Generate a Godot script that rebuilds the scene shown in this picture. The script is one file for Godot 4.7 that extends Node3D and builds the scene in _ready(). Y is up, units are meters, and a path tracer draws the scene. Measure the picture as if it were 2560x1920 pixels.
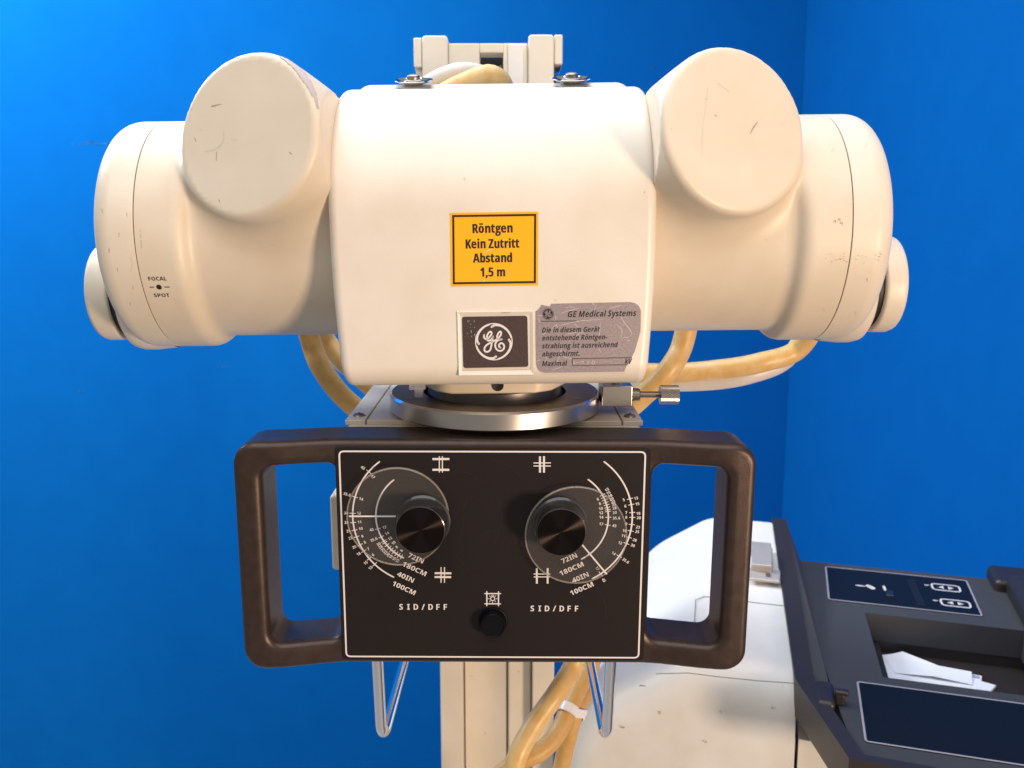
extends Node3D
# An x-ray tube head with its collimator in front of a mobile cart, close up, before a blue wall. Builders take millimetres (MM); nodes are in metres.

const MM := 0.001
var M := {}
var rng := RandomNumberGenerator.new()
var font_regular: SystemFont
var font_bold: SystemFont
var cap_box := {}


# ------------------------------------------------------------------ scene
func _ready() -> void:
	rng.seed = 4711
	camera_and_light()
	materials()
	setting()
	build_column()
	build_cart()
	build_tube_head()
	build_collimator()
	build_cables()


func camera_and_light() -> void:
	var cam := Camera3D.new()
	cam.name = "camera"
	cam.position = Vector3(0, 1.5, 0)
	cam.rotation_degrees = Vector3(-9, 0, 0)
	cam.fov = 47.149
	cam.near = 0.02
	cam.far = 30.0
	var lens := CameraAttributesPhysical.new()
	lens.frustum_focal_length = 27.5
	lens.frustum_focus_distance = 0.56
	lens.frustum_near = 0.02
	lens.frustum_far = 30.0
	lens.exposure_aperture = 13.0
	cam.attributes = lens
	add_child(cam)
	cam.current = true

	var env := Environment.new()
	env.background_mode = Environment.BG_COLOR
	env.background_color = Color(0.56, 0.545, 0.525)   # even ambient fill from all sides, added to lift the shadows
	env.tonemap_mode = Environment.TONE_MAPPER_LINEAR
	env.tonemap_exposure = 1.0
	env.sdfgi_enabled = true
	env.ssao_enabled = true
	env.ssil_enabled = true
	var we := WorldEnvironment.new()
	we.name = "environment"
	we.environment = env
	add_child(we)

	# cool ceiling panels over the machine, beside it and over the camera, and a warm lamp standing to the right of the camera
	lamp("ceiling_panel_light", Vector3(-0.25, 2.75, -0.85), Vector3(-0.25, 0, -0.80), Vector2(1.2, 1.2), Color(0.94, 0.97, 1.0), 2.1)
	lamp("ceiling_panel_light_001", Vector3(-1.60, 2.75, -1.45), Vector3(-1.55, 0, -1.60), Vector2(1.2, 0.6), Color(0.94, 0.97, 1.0), 7.5)
	lamp("ceiling_panel_light_002", Vector3(-0.15, 2.75, 0.55), Vector3(-0.12, 0, 0.45), Vector2(2.2, 1.6), Color(0.98, 0.98, 1.0), 2.7)
	lamp("standing_lamp_light", Vector3(1.25, 1.14, 0.88), Vector3(-0.02, 1.35, -0.55), Vector2(0.28, 0.28), Color(1.0, 0.87, 0.74), 3.2)


func lamp(called: String, at: Vector3, aim: Vector3, size: Vector2, tone: Color, energy: float) -> void:
	var l := AreaLight3D.new()
	l.name = called
	l.area_size = size
	l.light_color = tone
	l.light_energy = energy
	l.area_normalize_energy = true
	l.area_range = 8.0
	l.shadow_enabled = true
	add_child(l)
	var up := Vector3.UP if absf((aim - at).normalized().y) < 0.95 else Vector3.FORWARD
	l.look_at_from_position(at, aim, up)


# ------------------------------------------------------------------ materials
func lin(r: float, g: float, b: float, a := 1.0) -> Color:
	var c := Color(r, g, b).linear_to_srgb()
	c.a = a
	return c


func noise(kind: int, frequency: float, octaves: int, size: int, seed_: int) -> Image:
	var n := FastNoiseLite.new()
	n.noise_type = kind
	n.frequency = frequency
	n.seed = seed_
	n.fractal_octaves = octaves
	n.fractal_type = FastNoiseLite.FRACTAL_FBM if octaves > 1 else FastNoiseLite.FRACTAL_NONE
	return n.get_seamless_image(size, size)


func tinted(im: Image, dark: Color, light: Color, power := 1.0, specks := 0, speck_tone := Color(0.5, 0.45, 0.4)) -> ImageTexture:
	var size := im.get_width()
	var out := Image.create(size, size, false, Image.FORMAT_RGBA8)
	for y in size:
		for x in size:
			out.set_pixel(x, y, dark.lerp(light, pow(im.get_pixel(x, y).r, power)))
	for k in specks:
		var p := Vector2(rng.randf() * size, rng.randf() * size)
		var dir := Vector2.from_angle(rng.randf() * TAU)
		for j in rng.randi_range(1, 5):
			var q := Vector2i(posmod(int(p.x), size), posmod(int(p.y), size))
			out.set_pixelv(q, out.get_pixelv(q).lerp(speck_tone, rng.randf_range(0.3, 0.9)))
			p += dir
			dir = dir.rotated(rng.randf_range(-0.5, 0.5))
	return ImageTexture.create_from_image(out)


func mat(tone: Color, rough: float, metal := 0.0) -> StandardMaterial3D:
	var m := StandardMaterial3D.new()
	m.albedo_color = tone
	m.roughness = rough
	m.metallic = metal
	return m


func relief(m: StandardMaterial3D, tex: Texture2D, tile_mm: float, centimetres: float) -> StandardMaterial3D:
	m.heightmap_enabled = true
	m.heightmap_texture = tex
	m.heightmap_scale = centimetres
	m.uv1_triplanar = true
	m.uv1_scale = Vector3.ONE * (1000.0 / tile_mm)
	return m


func mottle(m: StandardMaterial3D, tex: Texture2D, tile_mm: float) -> StandardMaterial3D:
	m.detail_enabled = true
	m.detail_albedo = tex
	m.detail_blend_mode = BaseMaterial3D.BLEND_MODE_MUL
	m.detail_uv_layer = BaseMaterial3D.DETAIL_UV_2
	m.uv2_triplanar = true
	m.uv2_scale = Vector3.ONE * (1000.0 / tile_mm)
	return m


func materials() -> void:
	var peel := ImageTexture.create_from_image(noise(FastNoiseLite.TYPE_SIMPLEX_SMOOTH, 0.07, 2, 256, 3))
	var leather := ImageTexture.create_from_image(noise(FastNoiseLite.TYPE_CELLULAR, 0.09, 2, 256, 5))
	var fine := ImageTexture.create_from_image(noise(FastNoiseLite.TYPE_SIMPLEX_SMOOTH, 0.2, 1, 256, 6))
	var cloud := noise(FastNoiseLite.TYPE_SIMPLEX_SMOOTH, 0.012, 4, 512, 8)
	var aged := tinted(cloud, Color(0.955, 0.945, 0.92), Color(1, 1, 1), 1.0, 22, Color(0.70, 0.62, 0.54))
	var worn := tinted(noise(FastNoiseLite.TYPE_SIMPLEX_SMOOTH, 0.03, 5, 512, 9), Color(0.82, 0.79, 0.77), Color(1, 1, 1), 0.8, 200, Color(1, 0.95, 0.9))
	var rolled := tinted(noise(FastNoiseLite.TYPE_SIMPLEX_SMOOTH, 0.02, 5, 512, 10), Color(0.955, 0.965, 0.975), Color(1, 1, 1))
	var grimy := tinted(noise(FastNoiseLite.TYPE_SIMPLEX_SMOOTH, 0.02, 5, 512, 11), Color(0.94, 0.84, 0.66), Color(1, 1, 1), 1.0, 30, Color(0.5, 0.33, 0.2))
	var foil := tinted(noise(FastNoiseLite.TYPE_SIMPLEX_SMOOTH, 0.05, 5, 512, 12), Color(0.86, 0.83, 0.84), Color(1, 1, 1), 1.0, 60, Color(1, 1, 1))

	M.cover = mottle(relief(mat(lin(0.80, 0.735, 0.65), 0.36), peel, 20, 0.0035), aged, 420)
	M.barrel = mottle(relief(mat(lin(0.735, 0.645, 0.525), 0.42), peel, 24, 0.0025), aged, 300)
	M.cap = mottle(relief(mat(lin(0.755, 0.675, 0.565), 0.42), peel, 20, 0.004), aged, 330)
	M.column = mottle(relief(mat(lin(0.76, 0.70, 0.60), 0.42), peel, 40, 0.006), aged, 500)
	M.hood = mottle(relief(mat(lin(0.80, 0.775, 0.735), 0.40), peel, 40, 0.006), aged, 380)
	M.seam = mat(lin(0.06, 0.05, 0.045), 0.7)
	M.black = mat(lin(0.008, 0.008, 0.009), 0.5)
	M.frame = mottle(relief(mat(lin(0.066, 0.044, 0.036), 0.35, 0.5), leather, 12, 0.009), worn, 160)
	M.plate = mottle(relief(mat(lin(0.0165, 0.0122, 0.0120), 0.46), fine, 24, 0.003), rolled, 240)
	M.plate.metallic_specular = 0.3
	M.print = mat(lin(0.74, 0.68, 0.66), 0.6)
	M.gloss = mat(lin(0.006, 0.006, 0.007), 0.12)
	M.gloss.clearcoat_enabled = true
	M.spun = mat(lin(0.030, 0.023, 0.0215), 0.28, 1.0)
	M.spun.anisotropy_enabled = true
	M.spun.anisotropy = 1.0
	M.button = mat(lin(0.003, 0.0035, 0.005), 0.5)
	M.button.metallic_specular = 0.25
	M.acrylic = mat(Color(0.92, 0.88, 0.84, 0.02), 0.06)
	M.acrylic.metallic_specular = 0.3
	M.acrylic.transparency = BaseMaterial3D.TRANSPARENCY_ALPHA
	M.acrylic_edge = mat(lin(0.55, 0.45, 0.38, 0.30), 0.2)
	M.acrylic_edge.transparency = BaseMaterial3D.TRANSPARENCY_ALPHA
	M.clear = mat(Color(0.95, 0.95, 0.95, 0.25), 0.08)
	M.clear.transparency = BaseMaterial3D.TRANSPARENCY_ALPHA
	M.chrome = mat(lin(0.82, 0.82, 0.83), 0.05, 1.0)
	M.steel = relief(mat(lin(0.56, 0.53, 0.51), 0.30, 1.0), fine, 30, 0.0015)
	M.steel_dark = relief(mat(lin(0.21, 0.185, 0.175), 0.42, 0.9), fine, 30, 0.002)
	M.bright = mat(lin(0.72, 0.71, 0.70), 0.16, 1.0)
	M.zinc = relief(mat(lin(0.50, 0.45, 0.42), 0.5, 0.5), fine, 30, 0.002)
	M.gunmetal = mat(lin(0.10, 0.09, 0.088), 0.33, 0.85)
	M.screw = mat(lin(0.30, 0.26, 0.23), 0.38, 1.0)
	M.yellow = mat(lin(0.88, 0.46, 0.010), 0.35)
	M.ink = mat(lin(0.026, 0.006, 0.005), 0.5)
	M.black_ink = mat(lin(0.012, 0.010, 0.012), 0.5)
	M.badge = mottle(relief(mat(lin(0.060, 0.036, 0.034), 0.55), fine, 18, 0.006), worn, 60)
	M.foil = mottle(mat(lin(0.40, 0.345, 0.355), 0.45, 0.35), foil, 45)
	M.scratch = mat(lin(0.85, 0.76, 0.72), 0.4)
	M.scuff = mat(lin(0.40, 0.29, 0.23), 0.7)
	M.scuff_pale = mat(lin(0.64, 0.53, 0.43), 0.7)
	M.primer = mat(lin(0.44, 0.37, 0.37), 0.6)
	M.cable = mottle(mat(lin(0.80, 0.59, 0.29), 0.40), grimy, 130)
	M.cable_dull = mottle(mat(lin(0.66, 0.45, 0.19), 0.46), grimy, 110)
	M.white_cable = mottle(mat(lin(0.74, 0.70, 0.67), 0.4), aged, 150)
	M.tie = mat(lin(0.84, 0.84, 0.86), 0.35)
	M.wall = relief(mat(lin(0.003, 0.130, 0.445), 0.8), peel, 60, 0.008)
	M.wall.uv1_world_triplanar = true
	M.wall.metallic_specular = 0.06
	mottle(M.wall, rolled, 1300)
	M.rub = mat(lin(0.015, 0.17, 0.47), 0.8)
	M.floor = mottle(mat(lin(0.30, 0.29, 0.28), 0.6), rolled, 900)
	M.console = mottle(relief(mat(lin(0.062, 0.062, 0.067), 0.55), fine, 30, 0.004), rolled, 260)
	M.console_dark = mottle(relief(mat(lin(0.030, 0.024, 0.024), 0.40), fine, 30, 0.004), rolled, 240)
	M.console.metallic_specular = 0.3
	M.membrane = mat(lin(0.008, 0.010, 0.015), 0.35)
	M.membrane.metallic_specular = 0.25
	M.line = mat(lin(0.36, 0.33, 0.35), 0.5)
	M.hood_scuff = mat(lin(0.34, 0.31, 0.28), 0.7)
	M.paper = mat(lin(0.80, 0.80, 0.83), 0.75)
	M.paper_blue = mat(lin(0.36, 0.40, 0.62), 0.75)


# ------------------------------------------------------------------ nodes
func thing(called: String, label: String, category: String, at := Transform3D.IDENTITY, group := "") -> Node3D:
	var o := Node3D.new()
	o.name = called
	add_child(o, true)
	o.transform = at
	tag(o, label, category, group)
	return o


func tag(o: Node3D, label: String, category: String, group := "") -> void:
	o.set_meta("label", label)
	o.set_meta("category", category)
	if group:
		o.set_meta("group", group)


func part(called: String, mesh: Mesh, m: Material, parent: Node3D, at := Transform3D.IDENTITY) -> MeshInstance3D:
	var o := MeshInstance3D.new()
	o.name = called
	o.mesh = mesh
	o.material_override = m
	o.transform = at
	parent.add_child(o, true)
	return o


func structure(called: String, mesh: Mesh, m: Material) -> void:
	part(called, mesh, m, self).set_meta("kind", "structure")


# ------------------------------------------------------------------ shapes: triangle soups in millimetres
func V(x: float, y: float, z: float) -> Vector3:
	return Vector3(x, y, z)


func at(x: float, y: float, z: float, b := Basis.IDENTITY) -> Transform3D:
	return Transform3D(b, Vector3(x, y, z))


func quad(T: PackedVector3Array, a: Vector3, b: Vector3, c: Vector3, d: Vector3) -> void:
	T.append(a); T.append(b); T.append(c)
	T.append(a); T.append(c); T.append(d)


func commit(T: PackedVector3Array, smooth_deg := 38.0, uv := PackedVector2Array()) -> ArrayMesh:
	var n := T.size()
	var fn := PackedVector3Array()
	fn.resize(n / 3)
	var near := {}
	for t in n / 3:
		var k := t * 3
		fn[t] = (T[k + 2] - T[k]).cross(T[k + 1] - T[k])
		for j in 3:
			var q := Vector3i((T[k + j] * 200.0).round())
			if near.has(q):
				near[q].append(t)
			else:
				near[q] = [t]
	var unit := PackedVector3Array()
	unit.resize(fn.size())
	for t in fn.size():
		unit[t] = fn[t].normalized()
	var lim := cos(deg_to_rad(smooth_deg))
	var N := PackedVector3Array()
	N.resize(n)
	var P := PackedVector3Array()
	P.resize(n)
	for i in n:
		P[i] = T[i] * MM
		var own := unit[i / 3]
		var s := Vector3.ZERO
		for t in near[Vector3i((T[i] * 200.0).round())]:
			if unit[t].dot(own) > lim:
				s += fn[t]
		N[i] = s.normalized() if s.length_squared() > 1e-12 else (own if own.length_squared() > 0.5 else Vector3.UP)
	var A := []
	A.resize(Mesh.ARRAY_MAX)
	A[Mesh.ARRAY_VERTEX] = P
	A[Mesh.ARRAY_NORMAL] = N
	if uv.size() == n:
		A[Mesh.ARRAY_TEX_UV] = uv
	var m := ArrayMesh.new()
	m.add_surface_from_arrays(Mesh.PRIMITIVE_TRIANGLES, A)
	return m


func soup() -> PackedVector3Array:
	return PackedVector3Array()


# a box with rounded edges
func s_box(T: PackedVector3Array, x: Transform3D, size: Vector3, r := 1.0, seg := 2) -> PackedVector3Array:
	var h := size / 2.0
	r = minf(r, minf(h.x, minf(h.y, h.z)) * 0.98)
	var ts := []
	for k in seg + 1:
		ts.append(tan((float(k) / seg - 1.0) * PI / 4.0))
	var count := 2 * (seg + 1)
	for face in 6:
		var ax := face / 2
		var sg := 1.0 if face % 2 == 0 else -1.0
		var ua := (ax + 1) % 3
		var va := (ax + 2) % 3
		var P := []
		for i in count:
			var row := []
			var su := -1.0 if i <= seg else 1.0
			var tu: float = ts[i] if i <= seg else -ts[count - 1 - i]
			for j in count:
				var sv := -1.0 if j <= seg else 1.0
				var tv: float = ts[j] if j <= seg else -ts[count - 1 - j]
				var inner := Vector3.ZERO
				inner[ax] = sg * (h[ax] - r)
				inner[ua] = su * (h[ua] - r)
				inner[va] = sv * (h[va] - r)
				var dir := Vector3.ZERO
				dir[ax] = sg
				dir[ua] = tu
				dir[va] = tv
				row.append(x * (inner + dir.normalized() * r))
			P.append(row)
		for i in count - 1:
			for j in count - 1:
				if sg > 0:
					quad(T, P[i][j], P[i][j + 1], P[i + 1][j + 1], P[i + 1][j])
				else:
					quad(T, P[i][j], P[i + 1][j], P[i + 1][j + 1], P[i][j + 1])
	return T


# profile of Vector2(radius, height) turned about y; runs from bottom to top on the outside
func s_lathe(T: PackedVector3Array, x: Transform3D, profile: Array, n := 48) -> PackedVector3Array:
	for k in n:
		var a0 := TAU * k / n
		var a1 := TAU * (k + 1) / n
		for i in profile.size() - 1:
			var p: Vector2 = profile[i]
			var q: Vector2 = profile[i + 1]
			var A := x * V(p.x * cos(a0), p.y, p.x * sin(a0))
			var B := x * V(p.x * cos(a1), p.y, p.x * sin(a1))
			var C := x * V(q.x * cos(a1), q.y, q.x * sin(a1))
			var E := x * V(q.x * cos(a0), q.y, q.x * sin(a0))
			if p.x > 1e-4:
				T.append(A); T.append(E); T.append(B)
			if q.x > 1e-4:
				T.append(B); T.append(E); T.append(C)
	return T


func rod(r: float, h0: float, h1: float, bevel := 0.6) -> Array:
	return [Vector2(0, h0), Vector2(r - bevel, h0), Vector2(r - bevel * 0.3, h0 + bevel * 0.3), Vector2(r, h0 + bevel), Vector2(r, h1 - bevel), Vector2(r - bevel * 0.3, h1 - bevel * 0.3), Vector2(r - bevel, h1), Vector2(0, h1)]


func curve_points(P: Array, step: float) -> PackedVector3Array:
	var c := Curve3D.new()
	c.bake_interval = step
	for i in P.size():
		var a: Vector3 = P[maxi(i - 1, 0)]
		var b: Vector3 = P[mini(i + 1, P.size() - 1)]
		var p: Vector3 = P[i]
		var dir := (b - a)
		var before := p.distance_to(a)
		var after := p.distance_to(b)
		dir = dir.normalized()
		c.add_point(p, -dir * before / 3.0, dir * after / 3.0)
	return c.get_baked_points()


func s_tube(T: PackedVector3Array, P: PackedVector3Array, r: float, n := 20, wobble := 0.0) -> PackedVector3Array:
	var rings := []
	var side := Vector3.ZERO
	for i in P.size():
		var t := (P[mini(i + 1, P.size() - 1)] - P[maxi(i - 1, 0)]).normalized()
		if side == Vector3.ZERO:
			side = t.cross(Vector3.UP if absf(t.y) < 0.9 else Vector3.RIGHT).normalized()
		side = (side - t * side.dot(t)).normalized()
		var up := t.cross(side)
		var rr := r * (1.0 + wobble * sin(i * 0.7) * cos(i * 0.23))
		var ring := []
		for k in n:
			var a := TAU * k / n
			ring.append(P[i] + (side * cos(a) + up * sin(a)) * rr)
		rings.append(ring)
	for i in rings.size() - 1:
		for k in n:
			var k1 := (k + 1) % n
			quad(T, rings[i][k], rings[i][k1], rings[i + 1][k1], rings[i + 1][k])
	for e in [0, rings.size() - 1]:
		for k in n:
			T.append(P[e]); T.append(rings[e][k]); T.append(rings[e][(k + 1) % n])
	return T


# polygon in x, y drawn out from z0 (back) to z1 (front), front edge bevelled
func s_prism(T: PackedVector3Array, x: Transform3D, poly: PackedVector2Array, z0: float, z1: float, bevel := 0.0) -> PackedVector3Array:
	if Geometry2D.is_polygon_clockwise(poly):
		poly.reverse()
	var n := poly.size()
	var inner := PackedVector2Array()
	for i in n:
		var a := (poly[i] - poly[(i + n - 1) % n]).normalized()
		var b := (poly[(i + 1) % n] - poly[i]).normalized()
		var nn := (Vector2(-a.y, a.x) + Vector2(-b.y, b.x)).normalized()
		inner.append(poly[i] + nn * bevel / maxf(0.5, nn.dot(Vector2(-a.y, a.x))))
	var idx := Geometry2D.triangulate_polygon(inner)
	for k in range(0, idx.size(), 3):
		var A := inner[idx[k]]
		var B := inner[idx[k + 1]]
		var C := inner[idx[k + 2]]
		if (B - A).cross(C - A) > 0:
			var sw := B
			B = C
			C = sw
		T.append(x * V(A.x, A.y, z1)); T.append(x * V(B.x, B.y, z1)); T.append(x * V(C.x, C.y, z1))
		T.append(x * V(A.x, A.y, z0)); T.append(x * V(C.x, C.y, z0)); T.append(x * V(B.x, B.y, z0))
	for i in n:
		var j := (i + 1) % n
		quad(T, x * V(poly[i].x, poly[i].y, z0), x * V(poly[i].x, poly[i].y, z1 - bevel), x * V(poly[j].x, poly[j].y, z1 - bevel), x * V(poly[j].x, poly[j].y, z0))
		if bevel > 0.0:
			quad(T, x * V(poly[i].x, poly[i].y, z1 - bevel), x * V(inner[i].x, inner[i].y, z1), x * V(inner[j].x, inner[j].y, z1), x * V(poly[j].x, poly[j].y, z1 - bevel))
	return T


func round_rect(c: Vector2, half: Vector2, r: float, seg := 6) -> PackedVector2Array:
	return round_poly([c + Vector2(half.x, half.y), c + Vector2(-half.x, half.y), c - half, c + Vector2(half.x, -half.y)], r, seg)


func round_poly(P: Array, r: float, seg := 5) -> PackedVector2Array:
	var out := PackedVector2Array()
	var n := P.size()
	for i in n:
		var p: Vector2 = P[i]
		var a: Vector2 = (P[(i + n - 1) % n] - p).normalized()
		var b: Vector2 = (P[(i + 1) % n] - p).normalized()
		for k in seg + 1:
			var t := float(k) / seg
			out.append((p + a * r).lerp(p, t).lerp(p.lerp(p + b * r, t), t))
	return out


# flat strokes for print and scratches: points in x, y; widths one number or one per point
func s_stroke(T: PackedVector3Array, x: Transform3D, P: PackedVector2Array, w: Variant, z := 0.0, round_ends := true) -> PackedVector3Array:
	var L := PackedVector2Array()
	var R := PackedVector2Array()
	var n := P.size()
	var widths := PackedFloat32Array()
	for i in n:
		widths.append((w[i] if w is PackedFloat32Array else float(w)) / 2.0)
	for i in n:
		var d := (P[mini(i + 1, n - 1)] - P[maxi(i - 1, 0)]).normalized()
		var s := Vector2(-d.y, d.x) * widths[i]
		L.append(P[i] + s)
		R.append(P[i] - s)
	for i in n - 1:
		quad(T, x * V(L[i].x, L[i].y, z), x * V(L[i + 1].x, L[i + 1].y, z), x * V(R[i + 1].x, R[i + 1].y, z), x * V(R[i].x, R[i].y, z))
	if round_ends:
		for e in [0, n - 1]:
			for k in 10:
				var a := TAU * k / 10
				var b := TAU * (k + 1) / 10
				var c := P[e]
				var p := c + Vector2.from_angle(b) * widths[e]
				var q := c + Vector2.from_angle(a) * widths[e]
				T.append(x * V(c.x, c.y, z)); T.append(x * V(p.x, p.y, z)); T.append(x * V(q.x, q.y, z))
	return T


func smooth2(P: Array, sub := 6) -> PackedVector2Array:
	var out := PackedVector2Array()
	for i in P.size() - 1:
		var p0: Vector2 = P[maxi(i - 1, 0)]
		var p1: Vector2 = P[i]
		var p2: Vector2 = P[i + 1]
		var p3: Vector2 = P[mini(i + 2, P.size() - 1)]
		for k in sub:
			out.append(p1.cubic_interpolate(p2, p0, p3, float(k) / sub))
	out.append(P[-1])
	return out


func arc2(c: Vector2, r: float, a0: float, a1: float, n := 40) -> PackedVector2Array:
	var out := PackedVector2Array()
	for k in n + 1:
		out.append(c + Vector2.from_angle(deg_to_rad(lerpf(a0, a1, float(k) / n))) * r)
	return out


func fonts() -> void:
	font_regular = SystemFont.new()
	font_regular.font_names = PackedStringArray(["Droid Sans"])
	font_bold = SystemFont.new()
	font_bold.font_names = PackedStringArray(["Droid Sans"])
	font_bold.font_weight = 700


func text_arrays(words: String, bold: bool) -> Array:
	if font_bold == null:
		fonts()
	var tm := TextMesh.new()
	tm.text = words
	tm.font = font_bold if bold else font_regular
	tm.font_size = 48
	tm.pixel_size = 0.01
	tm.curve_step = 1.0
	tm.depth = 0.0
	return tm.get_mesh_arrays()


# lettering: middle of the capitals at c, capitals cap high, width 0 = natural, lean = slant
func s_text(T: PackedVector3Array, x: Transform3D, words: String, c: Vector2, cap: float, width := 0.0, turn := 0.0, bold := true, lean := 0.0, z := 0.0, natural := 1.0) -> PackedVector3Array:
	var key := "b" if bold else "r"
	if not cap_box.has(key):
		var H := bounds(text_arrays("H", bold)[Mesh.ARRAY_VERTEX])
		cap_box[key] = H
	var hb: Rect2 = cap_box[key]
	var A := text_arrays(words, bold)
	var P: PackedVector3Array = A[Mesh.ARRAY_VERTEX]
	var b := bounds(P)
	var sy := cap / hb.size.y
	var sx := width / b.size.x if width > 0.0 else sy * natural
	var idx: PackedInt32Array = A[Mesh.ARRAY_INDEX]
	var rot := deg_to_rad(turn)
	for i in idx:
		var q := Vector2((P[i].x - b.get_center().x) * sx, (P[i].y - hb.get_center().y) * sy)
		q.x += q.y * lean
		q = q.rotated(rot) + c
		T.append(x * V(q.x, q.y, z))
	return T


func bounds(P: PackedVector3Array) -> Rect2:
	var r := Rect2(P[0].x, P[0].y, 0, 0)
	for p in P:
		r = r.expand(Vector2(p.x, p.y))
	return r


# smooth surface of a distance field: surface nets on a grid, blocks far from the surface skipped
func smin(a: float, b: float, k: float) -> float:
	var h := maxf(k - absf(a - b), 0.0) / k
	return minf(a, b) - h * h * k * 0.25


func smax(a: float, b: float, k: float) -> float:
	return -smin(-a, -b, k)


func net(field: Callable, lo: Vector3, hi: Vector3, cell: float) -> ArrayMesh:
	const BL := 4
	var nb := Vector3i(((hi - lo) / (cell * BL)).ceil())
	var nx := nb.x * BL + 1
	var ny := nb.y * BL + 1
	var nz := nb.z * BL + 1
	var D := PackedFloat32Array()
	D.resize(nx * ny * nz)
	D.fill(1e3)
	var known := PackedByteArray()
	known.resize(D.size())
	var active: Array[Vector3i] = []
	var reach := cell * BL * 0.87 * 1.3
	for bz in nb.z:
		for by in nb.y:
			for bx in nb.x:
				var mid := lo + (Vector3(bx, by, bz) + Vector3.ONE * 0.5) * cell * BL
				if absf(field.call(mid)) > reach:
					continue
				active.append(Vector3i(bx, by, bz) * BL)
				for z in range(bz * BL, bz * BL + BL + 1):
					for y in range(by * BL, by * BL + BL + 1):
						var row := (z * ny + y) * nx
						for x in range(bx * BL, bx * BL + BL + 1):
							if known[row + x] == 0:
								known[row + x] = 1
								D[row + x] = field.call(lo + Vector3(x, y, z) * cell)
	var index := PackedInt32Array()
	index.resize(D.size())
	index.fill(-1)
	var P := PackedVector3Array()
	var off := [0, 1, nx, nx + 1, nx * ny, nx * ny + 1, nx * ny + nx, nx * ny + nx + 1]
	var corner := [V(0, 0, 0), V(1, 0, 0), V(0, 1, 0), V(1, 1, 0), V(0, 0, 1), V(1, 0, 1), V(0, 1, 1), V(1, 1, 1)]
	var edges := [[0, 1], [2, 3], [4, 5], [6, 7], [0, 2], [1, 3], [4, 6], [5, 7], [0, 4], [1, 5], [2, 6], [3, 7]]
	for b in active:
		for z in range(b.z, b.z + BL):
			for y in range(b.y, b.y + BL):
				for x in range(b.x, b.x + BL):
					var o := (z * ny + y) * nx + x
					var inside := 0
					for k in 8:
						if D[o + off[k]] < 0.0:
							inside += 1
					if inside == 0 or inside == 8:
						continue
					var s := Vector3.ZERO
					var c := 0
					for e in edges:
						var da := D[o + off[e[0]]]
						var db := D[o + off[e[1]]]
						if (da < 0.0) != (db < 0.0):
							s += corner[e[0]].lerp(corner[e[1]], da / (da - db))
							c += 1
					index[o] = P.size()
					P.append(lo + (Vector3(x, y, z) + s / c) * cell)
	var I := PackedInt32Array()
	var sx := 1
	var sy := nx
	var sz := nx * ny
	for b in active:
		for z in range(b.z, b.z + BL):
			for y in range(b.y, b.y + BL):
				for x in range(b.x, b.x + BL):
					var o := (z * ny + y) * nx + x
					for ax in 3:
						var step: int = [sx, sy, sz][ax]
						var u: int = [sy, sz, sx][ax]
						var v: int = [sz, sx, sy][ax]
						var lim: Vector3i = Vector3i(x, y, z)
						if lim[(ax + 1) % 3] == 0 or lim[(ax + 2) % 3] == 0:
							continue
						var d0 := D[o]
						var d1 := D[o + step]
						if (d0 < 0.0) == (d1 < 0.0):
							continue
						var q := [index[o], index[o - u], index[o - u - v], index[o - v]]
						if q.min() < 0:
							continue
						if d0 < 0.0:
							I.append_array([q[0], q[2], q[1], q[0], q[3], q[2]])
						else:
							I.append_array([q[0], q[1], q[2], q[0], q[2], q[3]])
	var N := PackedVector3Array()
	N.resize(P.size())
	var e := cell * 0.35
	for i in P.size():
		var p := P[i]
		for it in 2:
			var d: float = field.call(p)
			var g := V(field.call(p + V(e, 0, 0)) - field.call(p - V(e, 0, 0)), field.call(p + V(0, e, 0)) - field.call(p - V(0, e, 0)), field.call(p + V(0, 0, e)) - field.call(p - V(0, 0, e)))
			N[i] = g.normalized()
			if it == 0:
				p -= N[i] * clampf(d, -cell * 0.5, cell * 0.5)
		P[i] = p * MM
	var A := []
	A.resize(Mesh.ARRAY_MAX)
	A[Mesh.ARRAY_VERTEX] = P
	A[Mesh.ARRAY_NORMAL] = N
	A[Mesh.ARRAY_INDEX] = I
	var m := ArrayMesh.new()
	m.add_surface_from_arrays(Mesh.PRIMITIVE_TRIANGLES, A)
	return m


func rect_field(p: Vector2, half: Vector2, r: float) -> float:
	var q := p.abs() - half + Vector2.ONE * r
	return minf(maxf(q.x, q.y), 0.0) + Vector2(maxf(q.x, 0), maxf(q.y, 0)).length() - r


func slab_field(flat: float, across: float, r: float) -> float:
	var a := flat + r
	var b := across + r
	return minf(maxf(a, b), 0.0) + Vector2(maxf(a, 0), maxf(b, 0)).length() - r


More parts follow.
